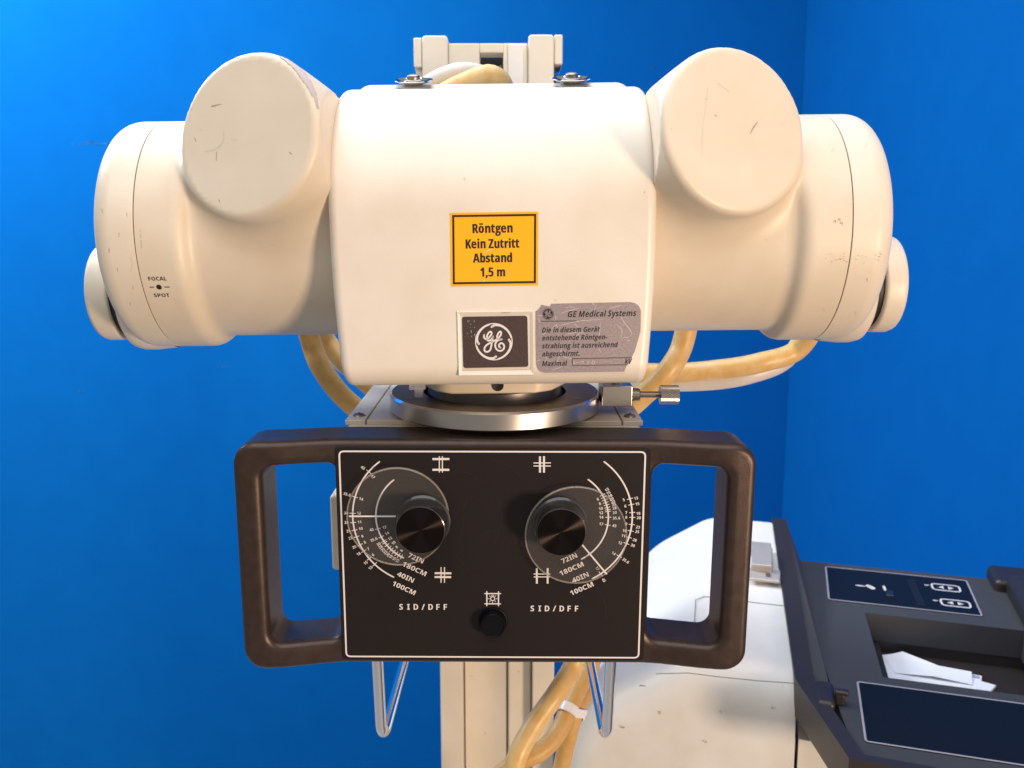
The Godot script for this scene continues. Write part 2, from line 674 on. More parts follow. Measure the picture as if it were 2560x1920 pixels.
# ------------------------------------------------------------------ setting
func setting() -> void:
	structure("floor", commit(s_box(soup(), at(-1100, -30, -600), V(4000, 60, 3000), 2, 1)), M.floor)
	structure("back_wall", commit(s_box(soup(), at(-1233, 1400, -2160), V(4000, 2800, 120), 2, 1)), M.wall)
	var rubs := soup()
	for q in [[-985, 1733, 26.0], [-960, 1731, 18.0], [-1010, 1731, 10.0], [-905, 1540, 8.0], [-700, 1210, 10.0], [-1050, 1150, 7.0], [330, 1900, 9.0]]:
		for k in 5:
			var c := Vector2(q[0] + rng.randf_range(-14, 14), q[1] + rng.randf_range(-3, 3))
			s_stroke(rubs, at(0, 0, -2099.6), PackedVector2Array([c, c + Vector2(q[2] * rng.randf_range(0.5, 1.0), rng.randf_range(-1.5, 1.5))]), PackedFloat32Array([0.5, rng.randf_range(1.0, 2.6)]))
	part("rub_marks", commit(rubs), M.rub, get_node("back_wall")).set_meta("kind", "stuff")
	structure("right_wall", commit(s_box(soup(), at(727, 1400, -1300), V(120, 2800, 1598), 2, 1)), M.wall)


# ------------------------------------------------------------------ column with the pulley block on top
func build_column() -> void:
	var t := thing("support_column", "tall cream grooved column with a pulley block on top behind the tube head", "column", at(-0.017, 0.15, -0.95))
	part("mast", commit(s_box(soup(), at(0, 680, -35), V(122, 1660, 40), 3)), M.column, t)
	part("rail", commit(s_box(soup(), at(-52, 680, -3), V(25.4, 1650, 34), 2)), M.column, t)
	part("rail", commit(s_box(soup(), at(52.5, 680, -3), V(24.8, 1650, 34), 2)), M.column, t)
	var hollow := soup()
	var prof: Array[Vector2] = []
	for k in 13:
		var u := float(k) / 12.0
		prof.append(Vector2(lerpf(-37.5, 10.4, u), -9.0 - 6.0 * sin(u * PI)))
	for k in 12:
		quad(hollow, V(prof[k].x, -145, prof[k].y), V(prof[k].x, 1500, prof[k].y), V(prof[k + 1].x, 1500, prof[k + 1].y), V(prof[k + 1].x, -145, prof[k + 1].y))
	quad(hollow, V(-37.5, -145, -14), V(-37.5, 1500, -14), V(-37.5, 1500, -9), V(-37.5, -145, -9))
	quad(hollow, V(10.4, -145, -9), V(10.4, 1500, -9), V(10.4, 1500, -14), V(10.4, -145, -14))
	part("channel_panel", commit(hollow), M.column, t)
	part("cover_strip", commit(s_box(soup(), at(25.8, 680, -10), V(26.2, 1646, 14), 2.5)), M.column, t)
	# pulley block
	for s in [[-61.7, 26.4, 1560.5], [46.8, 26.4, 1561.5]]:
		var c := soup()
		s_prism(c, at(s[0], 0, 0), round_poly([Vector2(13.2, s[2]), Vector2(-13.2, s[2]), Vector2(-13.2, 1430), Vector2(13.2, 1430)], 4.5), -40, 9, 1.2)
		part("cheek", commit(c), M.column, t)
	for s in [[-79.6, 1559.0, -1.0], [64.6, 1562.0, 1.0]]:
		var c := soup()
		var o: float = s[2]
		s_prism(c, at(s[0], 0, 0), round_poly([Vector2(4.2, s[1]), Vector2(-4.2, s[1]), Vector2(-4.2, s[1] - 29), Vector2(4.2, s[1] - 29)] if o < 0 else [Vector2(4.2, s[1]), Vector2(-4.2, s[1]), Vector2(-4.2, s[1] - 29), Vector2(4.2, s[1] - 29)], 1.6), -36, 6, 0.8)
		s_prism(c, at(s[0], 0, 0), PackedVector2Array([Vector2(3.6, s[1] - 29.2), Vector2(-3.6, s[1] - 29.2), Vector2(1.0 * -o, s[1] - 52), Vector2(3.6 * -o, s[1] - 52)]), -36, 1)
		part("flange", commit(c), M.column, t)
	var cross := soup()
	s_box(cross, at(-32.3, 1500, -8), V(32, 108, 24), 1.0)
	s_box(cross, at(20.6, 1500, -8), V(25.4, 108, 24), 1.0)
	s_box(cross, at(-4, 1549.4, -8), V(24.4, 9.2, 24), 1.0)
	s_box(cross, at(-4, 1478, -8), V(24.4, 60, 24), 1.0)
	part("crosspiece", commit(cross), M.column, t)
	var side := soup()
	s_box(side, at(20.8, 1500, 5.2), V(16, 106, 3), 1.0)
	part("side_plate", commit(side), M.hood, t)
	var back := soup()
	s_box(back, at(-4, 1525, -32), V(40, 44, 4), 0.5)
	part("pulley_housing", commit(back), M.black, t)
	var wheel := soup()
	s_lathe(wheel, at(-2, 1524, -20, Basis(Vector3.BACK, PI / 2)), [Vector2(0, -8), Vector2(13, -8), Vector2(13, -6.5), Vector2(10.5, -4), Vector2(10.5, -2), Vector2(12.5, 0), Vector2(10.5, 2), Vector2(10.5, 4), Vector2(13, 6.5), Vector2(13, 8), Vector2(0, 8)])
	part("pulley", commit(wheel), M.steel, t)
	# the arm that carries the tube head, hidden behind it from the front
	var arm := soup()
	s_lathe(arm, at(0, 1360, 0, Basis(Vector3.RIGHT, PI / 2)), rod(38, 10, 190, 2))
	part("arm", commit(arm), M.column, t)
	part("carriage", commit(s_box(soup(), at(0, 1360, 22), V(140, 150, 26), 5)), M.column, t)


# ------------------------------------------------------------------ cart
func build_cart() -> void:
	var t := thing("mobile_cart", "white mobile cart with sloping hood and dark tilted control console", "cart", Transform3D(Basis(Vector3.UP, deg_to_rad(-17)), Vector3(0.40877, 1.08416, -1.09847)))
	var slope_n := V(-0.53, 0.82, 0.19).normalized()
	var side_n := V(-0.975, 0.22, 0.0).normalized()
	var front_n := V(0, 0.06, 1).normalized()
	var right_n := V(1, 0, -0.096).normalized()
	var hood := func(p: Vector3) -> float:
		var top: float = 0.974 * (p.y - 52) + 0.227 * (p.z + 10)
		var d: float = smax(top, slope_n.dot(p - V(-151, 51, -10)), 8)
		d = smax(d, side_n.dot(p - V(-258, -70, 0)), 34)
		d = smax(d, front_n.dot(p - V(0, -40, 300)), 34)
		d = maxf(d, right_n.dot(p - V(-36.5, 0, 298)))
		d = smax(d, -12 - p.z, 7)
		return maxf(d, -440 - p.y)
	part("hood", net(hood, V(-300, -448, -30), V(-20, 70, 320), 4.0), M.hood, t)
	var body := soup()
	var plan := PackedVector2Array([Vector2(-36, 12), Vector2(250, 12), Vector2(250, -299), Vector2(-33, -299)])
	s_prism(body, Transform3D(Basis(V(1, 0, 0), V(0, 0, -1), V(0, 1, 0)), Vector3.ZERO), plan, -1082, -78)
	part("body", commit(body), M.hood, t)
	part("base", commit(s_box(soup(), at(-20, -765, 140), V(480, 634, 300), 12)), M.hood, t)

	# console plane: origin at the rear corner of the upper membrane, rising 3.8 degrees towards the back
	var tilt := Basis(Vector3.RIGHT, deg_to_rad(3.8))
	var lay := Transform3D(tilt * Basis(V(1, 0, 0), V(0, 0, -1), V(0, 1, 0)), Vector3.ZERO)   # polygon x, -z -> console
	var slab := soup()
	var rim := [[Vector2(-48, 13), Vector2(255, 13), Vector2(255, -121), Vector2(-30, -121)], [Vector2(-30, -121), Vector2(39.5, -121), Vector2(46, -262), Vector2(-9, -262)], [Vector2(-9, -262), Vector2(255, -262), Vector2(255, -414), Vector2(12, -414), Vector2(-4, -297)], [Vector2(205, -121), Vector2(255, -121), Vector2(255, -262), Vector2(205, -262)]]
	for r in rim:
		s_prism(slab, lay, PackedVector2Array(r), -34, 0, 0.0)
	part("console", commit(slab, 20), M.console, t)
	var tray := soup()
	s_prism(tray, lay, PackedVector2Array([Vector2(34, -112), Vector2(212, -112), Vector2(212, -275), Vector2(34, -275)]), -60, -48)
	s_prism(tray, lay, PackedVector2Array([Vector2(34, -119.5), Vector2(212, -119.5), Vector2(212, -112), Vector2(34, -112)]), -50, -2)
	s_prism(tray, lay, PackedVector2Array([Vector2(40, -119), Vector2(57, -119), Vector2(62, -262), Vector2(40, -262)]), -50, -36)
	part("tray", commit(tray), M.console_dark, t)
	# trim along the hood and round the front corner
	var edge_l := [V(-69, 53.5, -12), V(-39.5, -18, 297), V(4, -26.5, 414), V(255, -26.5, 424)]
	var edge_r := [V(-50, 52, -12), V(-21, -18, 295), V(16, -26, 405), V(255, -26, 415)]
	var trim := soup()
	for i in 3:
		var a: Vector3 = edge_l[i]
		var b: Vector3 = edge_l[i + 1]
		var c: Vector3 = edge_r[i + 1]
		var d: Vector3 = edge_r[i]
		var up := V(0, 3.5, 0)
		var down := V(0, -34, 0)
		quad(trim, a + up, d + up, c + up, b + up)
		quad(trim, a + up, b + up, b + down, a + down)
		quad(trim, d + up, d + down, c + down, c + up)
	quad(trim, edge_l[0] + V(0, 3.5, 0), edge_l[0] + V(0, -60, 0), edge_r[0] + V(0, -60, 0), edge_r[0] + V(0, 3.5, 0))
	part("edge_trim", commit(trim, 25), M.console_dark, t)
	var cheek := soup()   # flank between the trim and the console surface
	quad(cheek, V(-50, 51.5, -12), V(-21, -18.5, 295), V(-6, -20.5, 295), V(-30, 0.6, -12))
	quad(cheek, V(-50, 51.5, -12), V(-30, 0.6, -12), V(-30, -40, -12), V(-50, -40, -12))
	part("console_flank", commit(cheek), M.console, t)
	var boss := soup()
	var pegs := [Vector2(-10.5, 323.5), Vector2(1.5, 321.8)]
	s_box(boss, at(pegs[0].x - 1, -19, pegs[0].y - 8, tilt), V(17, 11, 42), 5, 4)
	s_box(boss, at(pegs[1].x, -15, pegs[1].y, tilt), V(9, 12, 12), 2.5)
	s_box(boss, at(pegs[1].x + 1, -8, pegs[1].y + 3, tilt), V(13, 5, 8), 2)
	part("hinge_boss", commit(boss), M.console_dark, t)
	# membranes with their frames
	for r in [[Rect2(0, -98, 168, 98), "membrane"], [Rect2(19.5, -381, 228, 103), "membrane"]]:
		var box: Rect2 = r[0]
		var c := box.get_center()
		var film := part("membrane", commit(s_prism(soup(), lay, round_rect(c, box.size / 2, 3, 3), -1, 0.8, 0.2)), M.membrane, t)
		var outline := round_rect(c, box.size / 2 - Vector2.ONE, 3, 3)
		outline.append(outline[0])
		part("frame_line", commit(s_stroke(soup(), lay, outline, 2.0, 1.0, false)), M.line, film)
		if box.position.x < 1:
			for p in [Vector2(139.5, 29.1), Vector2(143.5, 71)]:
				var marks := soup()
				var rr := round_rect(Vector2(p.x, -p.y), Vector2(15.5, 8.5), 5, 4)
				rr.append(rr[0])
				s_stroke(marks, lay, rr, 2.2, 1.0, false)
				for s in [-1, 1]:
					marks.append(lay * V(p.x + s * 2.5, -p.y + 4, 1.0)); marks.append(lay * V(p.x + s * 9, -p.y, 1.0)); marks.append(lay * V(p.x + s * 2.5, -p.y - 4, 1.0))
				s_stroke(marks, lay, PackedVector2Array([Vector2(p.x - 23, -p.y + 2), Vector2(p.x - 20, -p.y + 2)]), 2.6, 1.0)
				part("key_symbol", commit(marks), M.print, film)
			var mk := [Vector2(39.7, 49.3), Vector2(50.3, 49.5), Vector2(67.1, 49.4), Vector2(72, 63.8)]
			for q in [[Vector2(mk[0].x - 4, -mk[0].y), Vector2(mk[0].x + 4, -mk[0].y), 3.0], [Vector2(mk[1].x - 1, -mk[1].y + 2), Vector2(mk[1].x + 3, -mk[1].y - 3), 7.0], [Vector2(mk[2].x, -mk[2].y + 6), Vector2(mk[2].x + 1, -mk[2].y - 6), 3.0]]:
				part("symbol", commit(s_stroke(soup(), lay, PackedVector2Array([q[0], q[1]]), q[2], 1.0)), M.print, film)
			var sl := [Vector2(100.6, 14.2), Vector2(105, 87.8)]
			part("slot", commit(s_stroke(soup(), lay, PackedVector2Array([Vector2(sl[0].x, -sl[0].y), Vector2(sl[1].x, -sl[1].y)]), 9.0, 1.0, false)), M.black, film)
			part("indicator", commit(s_box(soup(), Transform3D(tilt, tilt * V(mk[3].x, 1.0, mk[3].y)), V(9, 3, 15), 1.2)), M.gloss, film)
	var bracket := soup()
	s_box(bracket, at(224, 4, -2, tilt), V(60, 22, 52), 7, 4)
	s_box(bracket, at(230, 6, 74, tilt), V(50, 30, 108), 12, 5)
	part("handle_bracket", commit(bracket), M.console_dark, t)
	var slot2 := soup()
	s_prism(slot2, Transform3D(tilt * Basis(V(1, 0, 0), V(0, 0, -1), V(0, 1, 0)), V(0, 20.4, 0)), round_rect(Vector2(236, -76), Vector2(16, 40), 10), 0, 1.2, 0.4)
	part("grip_opening", commit(slot2), M.black, t)
	# latch and panel joints on the hood
	var on_hood := Basis(Vector3.RIGHT, asin(0.227))
	var L := Vector3(-74.4, 25.4, 104.2)
	var latch := part("latch", commit(s_box(soup(), Transform3D(on_hood, L + V(0, 2, 24)), V(36, 4, 24), 1.8)), M.zinc, t)
	part("catch", commit(s_box(s_box(soup(), Transform3D(on_hood, L + V(-4, 10, 0)), V(24, 18, 42), 1.5), Transform3D(on_hood, L + V(-6, 15, -30)), V(24, 12, 18), 1.5)), M.zinc, latch)
	part("screw", commit(s_lathe(soup(), Transform3D(on_hood, L + V(4, 4.2, 27)), rod(3.2, 0, 1.2, 0.4), 16)), M.screw, latch)
	for seam in [[Vector3(-95.5, 9.8, 171), Vector3(-83.9, 9.6, 171.8), Vector3(-48.3, 9.7, 171.6)], [Vector3(-146.4, -2.3, 223), Vector3(-149.5, 7.9, 179.2), Vector3(-140.7, 9.8, 171.3), Vector3(-133.9, 9.9, 170.7)], [Vector3(-176.5, -22.9, 311.4), Vector3(-144.7, -21.1, 303.6), Vector3(-112.5, -20.9, 302.9), Vector3(-73.2, -20.4, 300.7), Vector3(-38.4, -19.5, 297)]]:
		var P := PackedVector3Array()
		for p in seam:
			P.append(p + V(0, 0.25, 0.05))
		part("panel_joint", commit(s_tube(soup(), P, 0.36, 6)), M.seam, t)

	# rubbed spots on the front of the hood, set on its surface
	var rub := soup()
	for q in [[-196.0, -52.0, 9.0], [-176.0, -70.0, 5.0], [-214.0, -92.0, 7.0], [-110.0, -60.0, 4.0], [-70.0, -120.0, 6.0], [-150.0, -140.0, 8.0], [-60.0, -46.0, 5.0], [-128.0, -96.0, 4.0]]:
		for k in 3:
			var a := V(q[0] + rng.randf_range(-3, 3), q[1] + rng.randf_range(-2, 2), 300)
			var b := a + V(q[2] * rng.randf_range(0.3, 0.7), rng.randf_range(-1, 2), 0)
			var ends := [a, b]
			for i in 2:
				var pt: Vector3 = ends[i]
				for it in 12:
					pt.z -= hood.call(pt)
				ends[i] = pt + V(0, 0.1, 0.3)
			var wide := V(0, rng.randf_range(0.3, 0.9), 0)
			quad(rub, ends[0] + wide * 0.4, ends[1] + wide, ends[1] - wide * 0.3, ends[0] - wide)
	part("scuff_marks", commit(rub), M.hood_scuff, t).set_meta("kind", "stuff")

	# papers lying in the tray
	var shape := PackedVector2Array()
	for p in [Vector2(56.9, 133.4), Vector2(74.5, 125.7), Vector2(99.1, 134.7), Vector2(120.8, 144.5), Vector2(140.6, 149), Vector2(160.9, 151.4), Vector2(158.2, 163.3), Vector2(171.7, 167.9), Vector2(163.5, 182.2), Vector2(152.8, 182.1), Vector2(115.2, 182.1), Vector2(61.4, 181), Vector2(58.7, 172.1)]:
		shape.append(Vector2(p.x, -p.y))
	var sheet := thing("paper_sheet", "crumpled white paper lying in the console tray", "paper", Transform3D(Basis(Vector3.UP, deg_to_rad(-17)), Vector3(0.40877, 1.08416, -1.09847)))
	var ps := soup()
	s_prism(ps, lay, shape, -47.6, -44.5, 0.6)
	part("sheet", commit(ps, 20), M.paper, sheet)
	var fold := soup()
	var F := [V(62, -43.4, 136), V(82, -39.0, 129), V(118, -42, 146), V(150, -41, 152), V(147, -43.6, 176), V(108, -40.5, 174), V(70, -43.8, 172)]
	for k in 5:
		fold.append(tilt * F[0]); fold.append(tilt * F[k + 1]); fold.append(tilt * F[k + 2])
	part("fold", commit(fold, 20), M.paper, sheet)
	part("blue_edge", commit(s_stroke(soup(), lay, PackedVector2Array([Vector2(134, -153), Vector2(157, -157)]), 5.0, -43.6, false)), M.paper_blue, sheet)


# ------------------------------------------------------------------ tube head
const AX_Y := 201.0
const AX_Z := -81.0
const HX := 3.5


func head_frame() -> Transform3D:
	return Transform3D(Basis(Vector3.RIGHT, deg_to_rad(2)) * Basis(Vector3.BACK, deg_to_rad(0.6)), Vector3(-0.01273, 1.30429, -0.53598))


func box_half(y: float) -> float:
	return 96.6 - 4.0 * pow(clampf((190.0 - y) / 77.0, 0, 1), 1.5)


func build_tube_head() -> void:
	var t := thing("x_ray_tube_head", "cream x-ray tube head with two round horns and a yellow warning label", "x-ray tube", head_frame())
	# front cover: a profile in y, z drawn along x, edges rounded
	var prof: Array[Vector2] = [Vector2(110, -150), Vector2(110, -60), Vector2(110, -12)]
	for k in range(1, 9):
		var a := -PI / 2 + PI / 2 * k / 8.0
		prof.append(Vector2(124 + 14 * sin(a), -9 + 14 * cos(a)))
	for k in range(1, 5):
		prof.append(Vector2(lerpf(124, 214, k / 4.0), 5))
	for k in range(1, 19):
		var a := deg_to_rad(88.0) * k / 18.0
		prof.append(Vector2(214 + 80 * sin(a), -75 + 80 * cos(a)))
	var rows := []
	for i in prof.size():
		var d := (prof[mini(i + 1, prof.size() - 1)] - prof[maxi(i - 1, 0)]).normalized()
		var nrm := Vector2(d.y, -d.x)          # outward in (y, z)
		if nrm.dot(prof[i] - Vector2(AX_Y, AX_Z)) < 0:
			nrm = -nrm
		var row := []
		var hw := box_half(prof[i].x)
		for k in range(8, -1, -1):
			var a := PI / 2 * k / 8.0
			var p := prof[i] - nrm * 6.0 * (1 - cos(a))
			row.append(V(HX - hw + 6.0 * (1 - sin(a)), p.x, p.y))
		for k in 9:
			var a := PI / 2 * k / 8.0
			var p := prof[i] - nrm * 6.0 * (1 - cos(a))
			row.append(V(HX + hw - 6.0 * (1 - sin(a)), p.x, p.y))
		rows.append(row)
	var T := soup()
	var n: int = rows[0].size()
	for i in rows.size() - 1:
		for j in n - 1:
			quad(T, rows[i][j], rows[i + 1][j], rows[i + 1][j + 1], rows[i][j + 1])
		for j in [0, n - 1]:
			T.append(V(rows[i][j].x, AX_Y, AX_Z)); T.append(rows[i][j]); T.append(rows[i + 1][j])
	part("front_cover", commit(T, 60), M.cover, t)
	# rear cover, a little higher than the front one
	part("rear_cover", commit(s_box(soup(), at(HX, 206, -128), V(186, 187, 96), 11, 5)), M.cover, t)
	part("cover_joint", commit(s_box(soup(), at(HX, 206, -78.5), V(178, 178, 5), 9, 4)), M.seam, t)

	for s in [-1.0, 1.0]:
		build_barrel(t, s)

	# dished washers and bolts on top
	for x in [-52.0, 52.0]:
		var wx := Transform3D(Basis(Vector3.RIGHT, deg_to_rad(15)), V(HX + x + (-1.0 if x < 0 else 0.0), 298.3, -84))
		var pad := soup()
		s_lathe(pad, wx, [Vector2(0, -3.6), Vector2(8, -3.4), Vector2(11, -1.0), Vector2(0, 1)], 40)
		part("pad", commit(pad), M.cover, t)
		var w := soup()
		s_lathe(w, wx, [Vector2(0, 0.2), Vector2(6, 0.5), Vector2(10, 1.6), Vector2(12.8, 3.0), Vector2(12.9, 3.5), Vector2(12.4, 3.6), Vector2(9.6, 2.5), Vector2(6, 1.6), Vector2(0, 1.4)], 56)
		var washer := part("washer", commit(w, 50), M.chrome, t)
		var b := soup()
		s_lathe(b, wx, [Vector2(0, 1.2), Vector2(6.4, 2.2), Vector2(6.6, 3.3), Vector2(5.8, 3.7), Vector2(4.5, 4.0), Vector2(4.4, 5.4), Vector2(4.0, 6.2), Vector2(2.8, 6.8), Vector2(0, 7.1)], 36)
		part("bolt", commit(b, 30), M.screw, washer)

	# adapter below the cover, with its dark hole
	var ad := soup()
	var oct := PackedVector2Array()
	for p in [Vector2(-27, 45), Vector2(27, 45), Vector2(39, 36), Vector2(49, 14), Vector2(49, -30), Vector2(-49, -30), Vector2(-49, 14), Vector2(-39, 36)]:
		oct.append(Vector2(p.x, p.y))
	s_prism(ad, Transform3D(Basis(V(1, 0, 0), V(0, 0, 1), V(0, -1, 0)), V(1.5, 0, AX_Z)), oct, -114, -98.0, 0.8)
	part("adapter", commit(ad), M.cap, t)
	var hole := soup()
	s_lathe(hole, Transform3D(Basis(Vector3.RIGHT, PI / 2), V(4.5, 103.6, -36.2)), [Vector2(3.9, -3), Vector2(3.9, 0.7), Vector2(3.3, 0.7), Vector2(2.0, 0.35), Vector2(0, 0.3)], 28)
	part("set_screw", commit(hole), M.black, t)
	part("cable_clip", commit(s_box(soup(), at(-88, 109, -120, Basis(Vector3.BACK, deg_to_rad(-14))), V(10, 11, 8), 1.2)), M.cap, t)

	build_labels(t)


func horn_frame(s: float) -> Transform3D:
	var a := deg_to_rad(22.0)
	var b := deg_to_rad(12.0)
	var nz := V(s * sin(a) * cos(b), sin(b), cos(a) * cos(b))
	var nx := Vector3.UP.cross(nz).normalized()
	return Transform3D(Basis(nx, nz.cross(nx), nz), V(HX + s * 141.0, 259.6, 5.0))


func build_barrel(t: Node3D, s: float) -> void:
	var hf := horn_frame(s)
	var inv := hf.affine_inverse()
	var shape := func(p: Vector3) -> float:
		var x := (p.x - HX) * s
		var ra := Vector2(p.y - AX_Y, p.z - AX_Z).length()
		var tube := maxf(ra - 68.0, x - 205.0)
		var collar: float = maxf(smax(ra - 75.0, 187.4 - x, 7.0), x - 212.0)
		var q := inv * p
		var horn: float = slab_field(Vector2(q.x, q.y).length() - 49.0, absf(q.z + 50.0) - 50.0, 4.5)
		horn = smax(horn, -0.53 * (x - 112.0) + 0.85 * (p.y - 297.0) - 0.22 * (p.z + 40.0), 9.0)   # the shoulder falls away towards the cover
		horn = maxf(horn, 94.5 - x)
		var d: float = smin(tube, horn, 20.0)
		d = smin(d, collar, 9.0)
		return maxf(d, 58.0 - x)
	var lo := V(HX + 54, 105, -170)
	var hi := V(HX + 222, 325, 40)
	if s < 0:
		lo = V(HX - 222, 105, -170)
		hi = V(HX - 54, 325, 40)
	part("barrel", net(shape, lo, hi, 2.6), M.barrel, t)
	var to_x := Transform3D(Basis(V(0, s, 0) * 1.0, V(s, 0, 0), V(0, 0, 1)).orthonormalized(), V(HX, AX_Y, AX_Z))
	to_x = Transform3D(Basis(V(0, 1, 0), V(s, 0, 0), V(0, 0, -s)), V(HX, AX_Y, AX_Z))   # lathe axis y -> outwards along x
	part("joint", commit(s_lathe(soup(), to_x, [Vector2(74.2, 214), Vector2(74.2, 217)], 96)), M.seam, t)
	part("collar_ring", commit(s_lathe(soup(), to_x, [Vector2(74.6, 206), Vector2(75.1, 206.6), Vector2(75.1, 214.9), Vector2(74.9, 215.1), Vector2(72, 215.1)], 128)), M.barrel, t)
	var prof := [Vector2(72, 215.7), Vector2(74.9, 215.75), Vector2(75.1, 215.95), Vector2(75.1, 230)]
	for k in range(1, 9):
		var a := PI / 2 * k / 8.0
		prof.append(Vector2(61 + 14 * cos(a), 230 + 14 * sin(a)))
	prof.append(Vector2(0, 244.6))
	var cap := part("end_cap", commit(s_lathe(soup(), to_x, prof, 128), 60), M.cap, t)
	# receptacle on the end: flared foot, dark groove, disc
	var rx := to_x
	rx.origin = V(HX, 161, -110)
	part("socket_foot", commit(s_lathe(soup(), rx, [Vector2(40.5, 232), Vector2(42, 246), Vector2(42, 254), Vector2(40.6, 259.5), Vector2(38, 261.5), Vector2(0, 261.5)], 72), 60), M.cap, t)
	part("groove", commit(s_lathe(soup(), rx, [Vector2(31.5, 260), Vector2(31.5, 269), Vector2(0, 269)], 64)), M.black, t)
	part("socket_disc", commit(s_lathe(soup(), rx, [Vector2(0, 268), Vector2(33.0, 268), Vector2(34.4, 269), Vector2(34.8, 270.5), Vector2(34.8, 280), Vector2(33.5, 283), Vector2(30, 284.4), Vector2(0, 284.8)], 72), 50), M.cap, t)
	build_scuffs(t, s, hf)
	if s < 0:
		build_focal_label(cap, s)


# point on the barrel's big radius: along = distance from the middle, turn = degrees above the axis
func on_barrel(s: float, along: float, turn: float, lift := 0.15) -> Vector3:
	var a := deg_to_rad(turn)
	return V(HX + s * along, AX_Y + (75.0 + lift) * sin(a), AX_Z + (75.0 + lift) * cos(a))


func build_focal_label(t: Node3D, s: float) -> void:
	var wrap := func(F: PackedVector3Array, lift: float) -> PackedVector3Array:
		var out := PackedVector3Array()
		for p in F:
			out.append(on_barrel(s, p.x, rad_to_deg(p.y / 75.0), lift))
		return out
	var sheet := soup()
	for i in 8:
		for j in 4:
			var y0 := -33.0 * 75 * PI / 180 + i * 3.2
			var x0 := 197.6 + j * 3.8
			quad(sheet, V(x0, y0, 0), V(x0, y0 + 3.2, 0), V(x0 + 3.8, y0 + 3.2, 0), V(x0 + 3.8, y0, 0))
	var label := part("focal_spot_label", commit(wrap.call(sheet, 0.12)), M.barrel, t)
	var ink := soup()
	var flip := Transform3D(Basis(V(-1, 0, 0), V(0, 1, 0), V(0, 0, 1)), V(0, 0, 0))
	s_text(ink, flip, "FOCAL", Vector2(-205.0, -24.2), 2.5, 11.0, 0, true)
	s_text(ink, flip, "SPOT", Vector2(-205.0, -35.6), 2.5, 9.6, 0, true)
	s_stroke(ink, flip, arc2(Vector2(-205.2, -29.9), 0.85, 0, 360, 16), 1.7, 0, false)
	s_stroke(ink, flip, PackedVector2Array([Vector2(-211, -29.9), Vector2(-208.4, -29.9)]), 0.6, 0, false)
	s_stroke(ink, flip, PackedVector2Array([Vector2(-202, -29.9), Vector2(-198.6, -29.9)]), 0.6, 0, false)
	part("lettering", commit(wrap.call(ink, 0.25)), M.black_ink, label)


